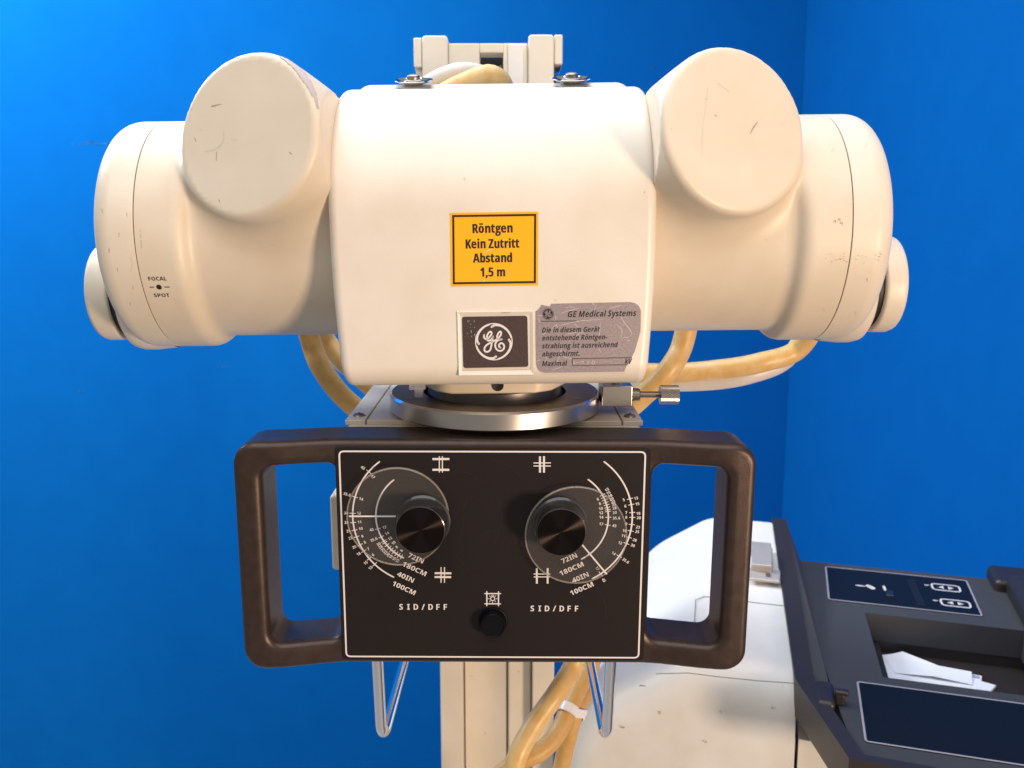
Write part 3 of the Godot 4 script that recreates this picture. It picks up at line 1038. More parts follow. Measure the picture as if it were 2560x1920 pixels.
func build_scuffs(t: Node3D, s: float, hf: Transform3D) -> void:
	var dark := soup()
	var pale := soup()
	var face := hf * at(0, 0, 0.12)
	if s < 0:
		s_stroke(dark, face, PackedVector2Array([Vector2(-26, 18), Vector2(-23, 18.6), Vector2(-19, 19)]), PackedFloat32Array([0.8, 0.7, 0.2]))
		s_stroke(pale, face, smooth2([Vector2(-16, 4), Vector2(-16, -3), Vector2(-21, -7), Vector2(-29, -8.5)]), 0.35)
		s_stroke(dark, face, PackedVector2Array([Vector2(-37, 0), Vector2(-36, -2)]), 0.5)
		s_stroke(dark, face, PackedVector2Array([Vector2(-20, -9), Vector2(-20, -14)]), 0.4)
		s_stroke(pale, face, PackedVector2Array([Vector2(-10, -2), Vector2(-6, -2.6)]), 0.4)
		s_stroke(dark, face, PackedVector2Array([Vector2(31, -11), Vector2(32.5, -12)]), 0.5)
		s_stroke(dark, face, PackedVector2Array([Vector2(-16, -37), Vector2(-15.6, -38)]), 0.6)
		var chip := soup()   # bare primer along the rim, following its rounding
		var on_rim := func(turn: float, psi: float) -> Vector3:
			var rr := 44.5 + 4.75 * sin(psi)
			return hf * V(rr * cos(turn), rr * sin(turn), -4.5 + 4.75 * cos(psi))
		var n := 44
		var lo0 := 0.9
		var hi0 := 1.2
		for k in n:
			var u := (k + 1.0) / n
			var lo1 := 0.95 - 0.45 * sin(u * PI) + rng.randf_range(-0.10, 0.10)
			var hi1 := 1.15 + 0.5 * sin(u * PI) * (0.75 + 0.25 * sin(k * 0.9)) + rng.randf_range(-0.08, 0.08)
			if k == n - 1:
				hi1 = lo1 + 0.1
			var a0 := deg_to_rad(lerpf(16, 70, float(k) / n))
			var a1 := deg_to_rad(lerpf(16, 70, u))
			for j in 4:
				quad(chip, on_rim.call(a0, lerpf(lo0, hi0, j / 4.0)), on_rim.call(a0, lerpf(lo0, hi0, (j + 1) / 4.0)), on_rim.call(a1, lerpf(lo1, hi1, (j + 1) / 4.0)), on_rim.call(a1, lerpf(lo1, hi1, j / 4.0)))
			lo0 = lo1
			hi0 = hi1
		part("paint_chip", commit(chip, 60), M.primer, t)
		for q in [[224.0, 3.0], [231.0, -4.0], [221.0, -22.0], [226.0, -31.0], [234.0, 14.0], [219.0, 12.0], [228.0, -13.0]]:
			var a: float = q[1]
			var L := PackedVector3Array([on_barrel(s, q[0], a), on_barrel(s, q[0] + rng.randf_range(-0.8, 0.8), a - 2.0)])
			ribbon(dark, L, 0.45)
		ribbon(pale, PackedVector3Array([on_barrel(s, 219, -8), on_barrel(s, 218.4, -11), on_barrel(s, 219.6, -14), on_barrel(s, 220.5, -15)]), 0.7)
	else:
		s_stroke(dark, face, PackedVector2Array([Vector2(9, -2), Vector2(12, 2), Vector2(15, 5)]), PackedFloat32Array([0.3, 1.0, 0.3]))
		s_stroke(pale, face, smooth2([Vector2(-25, -16), Vector2(-23.5, -2), Vector2(-17, 24)]), 0.25)
		s_stroke(pale, face, PackedVector2Array([Vector2(-11, 27), Vector2(-3, 22)]), 0.3)
		s_stroke(dark, face, PackedVector2Array([Vector2(-14, 8), Vector2(-13, 7.6)]), 0.5)
		for q in [[203.5, 4.5, 0.8], [206.0, 5.2, 0.7], [207.5, 3.6, 0.7]]:
			ribbon(dark, PackedVector3Array([on_barrel(s, q[0], q[1]), on_barrel(s, q[0] + 1.2, q[1] + 0.8), on_barrel(s, q[0] + 1.6, q[1] - 0.6)]), q[2])
		for k in 90:   # the long dark smear across the joint
			var x := rng.randf_range(200.0, 236.0)
			var a := -12.0 + rng.randfn() * 1.5 + absf(x - 212.0) * 0.03
			if x > 214.0 and rng.randf() < 0.55:
				continue
			var L := PackedVector3Array([on_barrel(s, x, a), on_barrel(s, x + rng.randf_range(0.4, 1.8), a + rng.randf_range(-0.7, 0.7))])
			ribbon(pale if rng.randf() < 0.6 else dark, L, rng.randf_range(0.15, 0.5))
		ribbon(dark, PackedVector3Array([on_barrel(s, 228, -22), on_barrel(s, 228.6, -24)]), 0.6)
	part("scuff_marks", commit(dark), M.scuff, t).set_meta("kind", "stuff")
	part("scuff_marks", commit(pale), M.scuff_pale, t).set_meta("kind", "stuff")


func ribbon(T: PackedVector3Array, P: PackedVector3Array, w: float) -> void:
	for i in P.size() - 1:
		var out := V(0, P[i].y - AX_Y, P[i].z - AX_Z).normalized()
		var side := (P[i + 1] - P[i]).cross(out).normalized() * w / 2.0
		quad(T, P[i] + side, P[i + 1] + side * 0.6, P[i + 1] - side * 0.6, P[i] - side)


func emblem(T: PackedVector3Array, x: Transform3D, c: Vector2, k: float, ring: bool, width: float) -> void:
	var pt := func(px: float, py: float) -> Vector2:
		return c + Vector2(px - 875.0, 868.0 - py) * k
	var strokes := [
		[[655, 705], [648, 755], [680, 800], [735, 795], [795, 735], [828, 670], [800, 632], [748, 672], [715, 760], [738, 838], [790, 832], [838, 785], [858, 740]],
		[[858, 740], [838, 840], [815, 960], [790, 1050], [735, 1098], [670, 1088], [655, 1025], [700, 950], [800, 888], [900, 838], [985, 780], [1045, 690], [1030, 632], [985, 665], [952, 750], [985, 812], [1058, 812]],
		[[1035, 822], [960, 842], [908, 915], [915, 1010], [970, 1070], [1045, 1078], [1103, 1025], [1105, 945], [1050, 902], [1000, 930], [995, 980], [1022, 1008]]]
	for s in strokes:
		var P := []
		for p in s:
			P.append(pt.call(p[0], p[1]))
		s_stroke(T, x, smooth2(P, 7), width * k)
	if not ring:
		return
	s_stroke(T, x, arc2(c, 421 * k, 0, 360, 90), 23 * k, 0, false)
	for q in 4:
		var P := []
		for p in [[835, 520], [890, 487], [985, 490], [1075, 525], [1165, 595], [1230, 680], [1270, 780]]:
			var v: Vector2 = pt.call(p[0], p[1]) - c
			P.append(c + v.rotated(PI / 2 * q))
		var sm := smooth2(P, 6)
		var w := PackedFloat32Array()
		for i in sm.size():
			w.append(k * lerpf(58, 20, pow(float(i) / (sm.size() - 1), 0.75)))
		s_stroke(T, x, sm, w, 0.01)


func build_labels(t: Node3D) -> void:
	var F := 5.0
	# yellow warning label
	var label := part("warning_label", commit(s_prism(soup(), at(0, 0, F), round_poly([Vector2(-21.3, 214.6), Vector2(30.4, 214.8), Vector2(30, 171.9), Vector2(-21.8, 171.7)], 0.6, 3), -0.1, 0.2)), M.yellow, t)
	var ink := soup()
	var c := Vector2.ZERO
	for p in [Vector2(-21.3, 214.6), Vector2(30.4, 214.8), Vector2(30, 171.9), Vector2(-21.8, 171.7)]:
		c += p / 4.0
	var border := PackedVector2Array()
	for p in [Vector2(-21.3, 214.6), Vector2(30.4, 214.8), Vector2(30, 171.9), Vector2(-21.8, 171.7)]:
		border.append(p + (c - p).sign() * 1.9)
	border.append(border[0])
	border.append(border[1])
	for i in 4:
		s_stroke(ink, at(0, 0, F + 0.3), PackedVector2Array([border[i] - (border[i + 1] - border[i]).normalized() * 0.5, border[i + 1] + (border[i + 1] - border[i]).normalized() * 0.6]), 1.2, 0.01 * i, false)
	part("border_line", commit(ink), M.ink, label)
	var words := soup()
	for w in [["Röntgen", Vector2(3.5, 205.5), 23.3], ["Kein Zutritt", Vector2(3.3, 196.6), 31.3], ["Abstand", Vector2(3.2, 188.3), 22.9], ["1,5 m", Vector2(3.2, 180), 14.5]]:
		for k in 3:
			s_text(words, at(0.13 * (k - 1), 0, F + 0.3), w[0], w[1], 5.3, w[2], 0.3, true, 0.0, 0.01 * k)
	part("lettering", commit(words), M.ink, label)
	var worn := soup()
	for s in [[Vector2(8.2, 198), Vector2(10.2, 198.8)], [Vector2(6.0, 195.4), Vector2(7.4, 196.6)], [Vector2(-2, 191.4), Vector2(2.4, 193.4)], [Vector2(-3, 174), Vector2(-1.2, 175.4)], [Vector2(-9, 187.6), Vector2(-6.6, 189.2)]]:
		s_stroke(worn, at(0, 0, F + 0.25), PackedVector2Array(s), PackedFloat32Array([0.15, 0.4]))
	part("scratch", commit(worn), M.scratch, label)

	# recessed frame and badge with the emblem
	var O: Array = [Vector2(-18.5, 156.8), Vector2(27.1, 156.9), Vector2(27.3, 117.6), Vector2(-18.4, 117.6)]
	var I: Array = [Vector2(-16.5, 154.3), Vector2(25, 154.4), Vector2(25.1, 120.9), Vector2(-16.2, 120.8)]
	var fr := soup()
	for i in 4:
		var j := (i + 1) % 4
		# a low raised bezel: outer slope, flat, inner slope
		var oc := Vector2(4.3, 137.2)
		var o0: Vector2 = O[i]; var o1: Vector2 = O[j]
		var m0: Vector2 = o0.lerp(I[i], 0.16); var m1: Vector2 = o1.lerp(I[j], 0.16)
		var e0: Vector2 = I[i]; var e1: Vector2 = I[j]
		quad(fr, V(o0.x, o0.y, F), V(o1.x, o1.y, F), V(m1.x, m1.y, F + 1.1), V(m0.x, m0.y, F + 1.1))
		quad(fr, V(m0.x, m0.y, F + 1.1), V(m1.x, m1.y, F + 1.1), V(e1.x, e1.y, F + 0.1), V(e0.x, e0.y, F + 0.1))
	var bezel := part("badge_bezel", commit(fr, 20), M.cover, t)
	var mark := soup()
	s_stroke(mark, at(0, 0, F + 1.0), PackedVector2Array([Vector2(8, 155.6), Vector2(10, 155.9), Vector2(12, 155.8), Vector2(13.5, 155.9)]), PackedFloat32Array([0.2, 0.5, 0.4, 0.1]))
	part("scuff", commit(mark), M.scuff, bezel)
	var badge := part("badge", commit(s_prism(soup(), at(0, 0, F), round_poly([Vector2(-15.5, 153.6), Vector2(23.5, 153.8), Vector2(23.9, 122.9), Vector2(-15.3, 122.5)], 1.6, 4), 0, 0.6, 0.15)), M.badge, t)
	var em := soup()
	emblem(em, at(0, 0, F + 0.7), Vector2(3.3, 138.4), 0.02607, true, 40)
	part("emblem", commit(em), M.print, badge)
	var nick := soup()
	for k in 16:
		var p := Vector2(rng.randf_range(-13, -6), rng.randf_range(140, 151))
		s_stroke(nick, at(0, 0, F + 0.7), PackedVector2Array([p, p + Vector2(rng.randf_range(-0.2, 0.2), rng.randf_range(0.3, 1.2))]), 0.14)
	part("scratch", commit(nick), M.scratch, badge)

	# torn foil rating label
	var foil := part("rating_label", commit(s_prism(soup(), at(0, 0, F), PackedVector2Array([Vector2(28.41, 156.47), Vector2(29.62, 157.04), Vector2(31.01, 158.59), Vector2(31.95, 160.37), Vector2(34.29, 159.76), Vector2(36.98, 159.22), Vector2(37.81, 160.8), Vector2(54.98, 161.03), Vector2(72.22, 161.19), Vector2(84.63, 161.34), Vector2(87.74, 160.69), Vector2(90.01, 159.01), Vector2(91.26, 156.23), Vector2(91.32, 149.28), Vector2(91.21, 143.35), Vector2(89.84, 138.47), Vector2(88.03, 131.81), Vector2(86.51, 128.65), Vector2(85.01, 124.42), Vector2(83.11, 122.67), Vector2(81.83, 119.27), Vector2(69.16, 119.19), Vector2(55.16, 119.12), Vector2(34.16, 119.06), Vector2(31.53, 119.65), Vector2(29.44, 121.81), Vector2(28.51, 124.3), Vector2(28.32, 141.21)]), -0.1, 0.2)), M.foil, t)
	var black := soup()
	for w in [["GE Medical Systems", Vector2(68.14, 154.63), 40.78, 3.75, 1], ["Die in diesem Gerät", Vector2(49.64, 145.19), 34.27, 3.22, 0], ["entstehende Röntgen-", Vector2(51.94, 140.44), 38.91, 3.23, 0], ["strahlung ist ausreichend", Vector2(55, 135.67), 45.07, 3.24, 0], ["abgeschirmt.", Vector2(43.66, 130.69), 22.56, 3.25, 0], ["Maximal", Vector2(39.73, 124.79), 14.6, 3.26, 0], ["kV", Vector2(84.29, 125.67), 3.84, 3.26, 0]]:
		s_text(black, at(0, 0, F + 0.3), w[0], w[1], w[3] * 0.95, w[2], 0.5, true, 0.2)
	for l in [[Vector2(31.66, 150.39), Vector2(52.88, 150.45)], [Vector2(50.41, 127.54), Vector2(86.35, 127.87)], [Vector2(50.52, 127.54), Vector2(50.6, 123.36)], [Vector2(50.43, 123.43), Vector2(83.45, 123.51)]]:
		s_stroke(black, at(0, 0, F + 0.3), PackedVector2Array(l), 0.36, 0.01, false)
	s_stroke(black, at(0, 0, F + 0.3), arc2(Vector2(35.83, 154.73), 3.28 * 0.45, 0, 360, 32), 3.28 * 0.9, 0, false)
	s_stroke(black, at(0, 0, F + 0.3), arc2(Vector2(35.83, 154.73), 3.28 * 1.04, 0, 360, 40), 0.16, 0, false)
	part("lettering", commit(black), M.black_ink, foil)
	var sm := soup()
	emblem(sm, at(0, 0, F + 0.36), Vector2(35.83, 154.73), 3.28 / 400.0, false, 52)
	part("emblem", commit(sm), M.foil, foil)
	var scr := soup()
	for l in [[Vector2(41.87, 147.54), Vector2(51.57, 149.7), Vector2(58.49, 150.67), Vector2(68.52, 151.09)], [Vector2(64.64, 159.96), Vector2(63.63, 156.86)], [Vector2(67.15, 149.54), Vector2(66.69, 142.91), Vector2(66.03, 138.72)], [Vector2(66.07, 133.8), Vector2(67.48, 130.96)], [Vector2(43.26, 155), Vector2(48.09, 156.5), Vector2(54.31, 157.82)], [Vector2(46.02, 158.43), Vector2(50.16, 158.73), Vector2(53.27, 157.32)], [Vector2(37.71, 145.31), Vector2(40.49, 148.07), Vector2(41.87, 146.66)], [Vector2(31.8, 142.23), Vector2(35.28, 143.59)], [Vector2(76.51, 148.39), Vector2(79.32, 145.57), Vector2(80.22, 142.77), Vector2(79.05, 139.28)], [Vector2(80.78, 139.97), Vector2(83.9, 140.21)], [Vector2(72.26, 157.64), Vector2(75.7, 158.46), Vector2(79.83, 159.46)], [Vector2(40.46, 123.11), Vector2(43.26, 131.22), Vector2(44.3, 135.43)], [Vector2(38.01, 120.65), Vector2(44.66, 122.89)], [Vector2(77.79, 156.37), Vector2(80.64, 150.44), Vector2(85.58, 143.76), Vector2(85.63, 140.61)], [Vector2(29.08, 153.93), Vector2(33.23, 153.71)], [Vector2(29.94, 152.71), Vector2(31.14, 149.39)], [Vector2(46.04, 142.43), Vector2(52.28, 143.41), Vector2(54.01, 144.79)], [Vector2(34.18, 125.3), Vector2(35.06, 129.19)], [Vector2(48.13, 137.85), Vector2(55.06, 143.03), Vector2(57.84, 142.31)], [Vector2(51.57, 148.65), Vector2(54, 146.54)], [Vector2(62.22, 161.02), Vector2(63.44, 159.46)], [Vector2(82.89, 138.19), Vector2(85.32, 138.09)], [Vector2(28.94, 126.42), Vector2(31.04, 126.93)], [Vector2(44.66, 129.09), Vector2(50.24, 127.26)], [Vector2(40.15, 153.64), Vector2(40.49, 151.21)], [Vector2(87.19, 130.05), Vector2(88.21, 131.81)], [Vector2(50.94, 126.55), Vector2(51.64, 124.77), Vector2(50.95, 124.6), Vector2(54.79, 125.27)], [Vector2(55.31, 125.44), Vector2(57.23, 125.95), Vector2(56.54, 124.01)], [Vector2(59.33, 125.57), Vector2(60.37, 125.74), Vector2(59.68, 125.04), Vector2(60.21, 124.32), Vector2(59.16, 123.98)], [Vector2(62.81, 126.42), Vector2(62.3, 125.01), Vector2(63.18, 123.94), Vector2(63.87, 125.35), Vector2(62.81, 126.42)]]:
		var P := smooth2(l, 5)
		var w := PackedFloat32Array()
		for i in P.size():
			w.append(0.05 + 0.17 * sin(PI * (i + 0.5) / P.size()) * rng.randf_range(0.5, 1.0))
		s_stroke(scr, at(0, 0, F + 0.25), P, w, 0, false)
	part("scratch", commit(scr), M.scratch, foil)


# ------------------------------------------------------------------ collimator
func build_collimator() -> void:
	var frame := Transform3D(Basis(Vector3.RIGHT, deg_to_rad(2)) * Basis(Vector3.BACK, deg_to_rad(-0.2)), Vector3(-0.01273, 1.30429, -0.53598))
	var t := thing("collimator", "dark brown collimator with two knobs on clear dials and grab handles at its sides", "collimator", frame)
	var shape := func(p: Vector3) -> float:
		var x := p.x - 2.0
		var u := clampf((absf(x) - 92.0) / 58.0, 0.0, 1.0)
		var z := p.z - 9.0 * u * u * (3 - 2 * u)
		var d: float = slab_field(rect_field(Vector2(x, p.y), Vector2(161.6, 75.6), 14), absf(z + 20.5) - 19.5, 4.6)
		var open: float = rect_field(Vector2(absf(x) - 121.5, p.y - 0.8), Vector2(22.6, 59.2), 8)
		return smax(d, -open, 6.5)
	part("handle_frame", net(shape, V(-170, -84, -46), V(174, 84, 14), 2.1), M.frame, t)
	var plate := part("face_plate", commit(s_prism(soup(), at(0.5, -0.3, 0), round_rect(Vector2.ZERO, Vector2(98.2, 71.8), 3), -3, 0, 0.3)), M.plate, t)
	print_face(plate)
	for s in 2:
		build_dial(t, s)
	# light button
	var b := soup()
	s_lathe(b, at(0.6, -44.3, 0, Basis(Vector3.RIGHT, PI / 2)), [Vector2(9.6, 0.0), Vector2(9.4, 0.9), Vector2(8.6, 1.2), Vector2(8.1, 1.0), Vector2(8.0, 7.6), Vector2(7.7, 8.0), Vector2(7.3, 8.05), Vector2(6.9, 7.5), Vector2(0, 7.4)], 56)
	part("light_button", commit(b, 30), M.button, t)

	# housing behind the frame and its top plates
	part("housing", commit(s_box(soup(), at(0.5, -2, -128), V(196, 154, 178), 2.5)), M.column, t)
	part("side_cover", commit(s_box(soup(), at(-108.5, -14, -98), V(20, 57, 44), 2.5)), M.column, t)
	part("top_plate", commit(s_box(soup(), at(0.5, 76.6, -130), V(170, 3.2, 174), 0.5)), M.column, t)
	for s in [-1.0, 1.0]:
		part("top_strip", commit(s_box(soup(), at(0.5 + s * 92.8, 76.6, -130), V(13.4, 3.4, 174), 0.6)), M.column, t)
		for z in [-56.0, -176.0]:
			var sc := soup()
			s_lathe(sc, at(0.5 + s * 92.2, 78.2, z), [Vector2(4.3, 0), Vector2(4.1, 0.7), Vector2(3.2, 1.5), Vector2(1.6, 2.0), Vector2(0, 2.1)], 24)
			var screw := part("screw", commit(sc), M.screw, t)
			part("screw_slot", commit(s_box(soup(), at(0.5 + s * 92.2, 80.1, z, Basis(Vector3.UP, rng.randf() * 3)), V(5.5, 0.6, 0.7), 0.1, 1)), M.black, screw)

	# rotating ring, neck, screws
	var rp := [Vector2(50, 80), Vector2(73.0, 79.5), Vector2(73.6, 80.2), Vector2(73.6, 90.2), Vector2(72.2, 91.7), Vector2(50.4, 91.7), Vector2(50, 91.3), Vector2(50, 80)]
	var ring := part("mounting_ring", commit(s_lathe(soup(), at(0.3, 0, -81), rp.slice(0, 4), 128), 20), M.steel, t)
	part("ring_edge", commit(s_lathe(soup(), at(0.3, 0, -81), rp.slice(3, 5), 128)), M.bright, ring)
	part("ring_face", commit(s_lathe(soup(), at(0.3, 0, -81), rp.slice(4, 8), 128), 20), M.steel_dark, ring)
	for a in [237.0, 303.0, 333.0, 207.0]:
		var d := Vector2.from_angle(deg_to_rad(a)) * 62.5
		var cs := soup()
		s_lathe(cs, at(0.3 + d.x, 91.72, -81 - d.y), [Vector2(4.2, 0.0), Vector2(4.0, 0.25), Vector2(3.2, 0.25), Vector2(2.2, 0.1), Vector2(0, 0.1)], 24)
		part("countersunk_screw", commit(cs), M.screw, ring)
	part("port_neck", commit(s_lathe(soup(), at(0.3, 0, -81), [Vector2(50.6, 84), Vector2(47.0, 92.0), Vector2(46.4, 97.6), Vector2(0, 97.6)], 96)), M.gunmetal, t)
	part("terminal", commit(s_box(s_box(soup(), at(-51, 100, -50), V(11, 4, 6), 0.6), at(-50, 96, -50), V(6, 6, 5), 0.6)), M.clear, t)

	# lock: block clamped to the ring, threaded stem and knurled knob
	var block := part("lock_block", commit(s_box(soup(), at(84.5, 91.4, -74), V(21, 14.5, 27), 0.9)), M.steel, t)
	for z in [-68.0, -79.0]:
		part("screw", commit(s_lathe(soup(), at(83.5, 98.5, z), [Vector2(2.9, 0), Vector2(2.7, 0.8), Vector2(1.6, 1.3), Vector2(0, 1.4)], 20)), M.screw, block)
	var to_x := Basis(V(0, 1, 0), V(1, 0, 0), V(0, 0, -1))
	part("stem", commit(s_lathe(soup(), at(95, 90.8, -70, to_x), [Vector2(4.4, 0), Vector2(4.4, 5.5), Vector2(3.8, 6.2), Vector2(2.2, 6.4), Vector2(2.2, 22)], 32), 20), M.screw, block)
	var kn := soup()
	var turns := 30
	var long := 10
	var kp := []
	for i in long + 1:
		var row := []
		for k in turns * 2:
			var wave := 0.32 if (k + i) % 2 == 0 else 0.0
			row.append(V(115.2 + 12.6 * i / long, 90.8 + (6.3 + wave) * cos(TAU * k / (turns * 2)), -70 + (6.3 + wave) * sin(TAU * k / (turns * 2))))
		kp.append(row)
	for i in long:
		for k in turns * 2:
			var k1 := (k + 1) % (turns * 2)
			quad(kn, kp[i][k], kp[i][k1], kp[i + 1][k1], kp[i + 1][k])
	for e in [0, long]:
		for k in turns * 2:
			kn.append(V(115.0 if e == 0 else 128.0, 90.8, -70)); kn.append(kp[e][k]); kn.append(kp[e][(k + 1) % (turns * 2)])
	part("lock_knob", commit(kn, 10), M.steel, t)

	# chrome guard rails under the housing
	for s in [-1.0, 1.0]:
		var P := PackedVector3Array()
		var x: float = 0.5 + s * 81.5
		P.append(V(x, -70, -34))
		P.append(V(x, -148, -46))
		for k in 9:
			var a := PI / 2 * k / 8.0
			P.append(V(x - s * 0.2 * k, -148 - 9 * sin(a), -55 + 9 * cos(a) - 0.0))
		P.append(V(x - s * 4, -157, -205))
		for k in 9:
			var a := PI / 2 * k / 8.0
			P.append(V(x - s * 4, -148 - 9 * cos(a), -205 - 9 * sin(a)))
		P.append(V(x - s * 4, -70, -214))
		part("guard_rail", commit(s_tube(soup(), P, 4.0, 24), 60), M.chrome, t)


func build_dial(t: Node3D, s: int) -> void:
	var c: Vector2 = [Vector2(-58.6, 27.8), Vector2(52.8, 16)][s]
	var knob_at := Vector2(-42.8, 25.6) if s == 0 else Vector2(42.5, 24.6)
	var disc := soup()
	s_lathe(disc, at(c.x, c.y, 0, Basis(Vector3.RIGHT, PI / 2)), [Vector2(0, 4.0), Vector2(31.6, 4.0), Vector2(31.6, 6.0), Vector2(0, 6.0)], 96)
	var dial := part("dial", commit(disc, 20), M.acrylic, t)
	var rim := soup()
	s_lathe(rim, at(c.x, c.y, 0, Basis(Vector3.RIGHT, PI / 2)), [Vector2(31.7, 4.0), Vector2(32.1, 4.4), Vector2(32.1, 5.8), Vector2(31.6, 6.15), Vector2(31.2, 6.1)], 96)
	part("dial_rim", commit(rim), M.acrylic_edge, dial)
	var line: Array = [Vector2(-89, 28.4), Vector2(-59.5, 28.5)] if s == 0 else [Vector2(56.7, 10.2), Vector2(72.6, -9.4)]
	part("pointer_line", commit(s_stroke(soup(), at(0, 0, 6.2), PackedVector2Array(line), 1.0, 0, false)), M.print, dial)
	var k := soup()
	s_lathe(k, at(knob_at.x, knob_at.y, 0, Basis(Vector3.RIGHT, PI / 2)), [Vector2(17.2, 6.1), Vector2(17.2, 8.0), Vector2(16.2, 8.6), Vector2(15.9, 9.0), Vector2(15.4, 22.2), Vector2(15.0, 23.0), Vector2(14.6, 23.2)], 72)
	var knob := part("knob", commit(k, 25), M.gloss, t)
	var T := soup()
	var UV := PackedVector2Array()
	var n := 96
	for i in n:
		var a0 := TAU * i / n
		var a1 := TAU * (i + 1) / n
		for ring in [[0.25, 14.6]]:
			var r0: float = ring[0]
			var r1: float = ring[1]
			var P := [Vector2(r0, a0), Vector2(r1, a0), Vector2(r1, a1), Vector2(r0, a1)]
			for j in [0, 2, 1, 0, 3, 2]:   # the brushing runs round the middle: u out from it
				T.append(V(knob_at.x + P[j].x * cos(P[j].y), knob_at.y + P[j].x * sin(P[j].y), 23.1))
				UV.append(Vector2(P[j].x / 15.0, P[j].y / TAU))
	part("knob_face", commit(T, 38, UV), M.spun, knob)


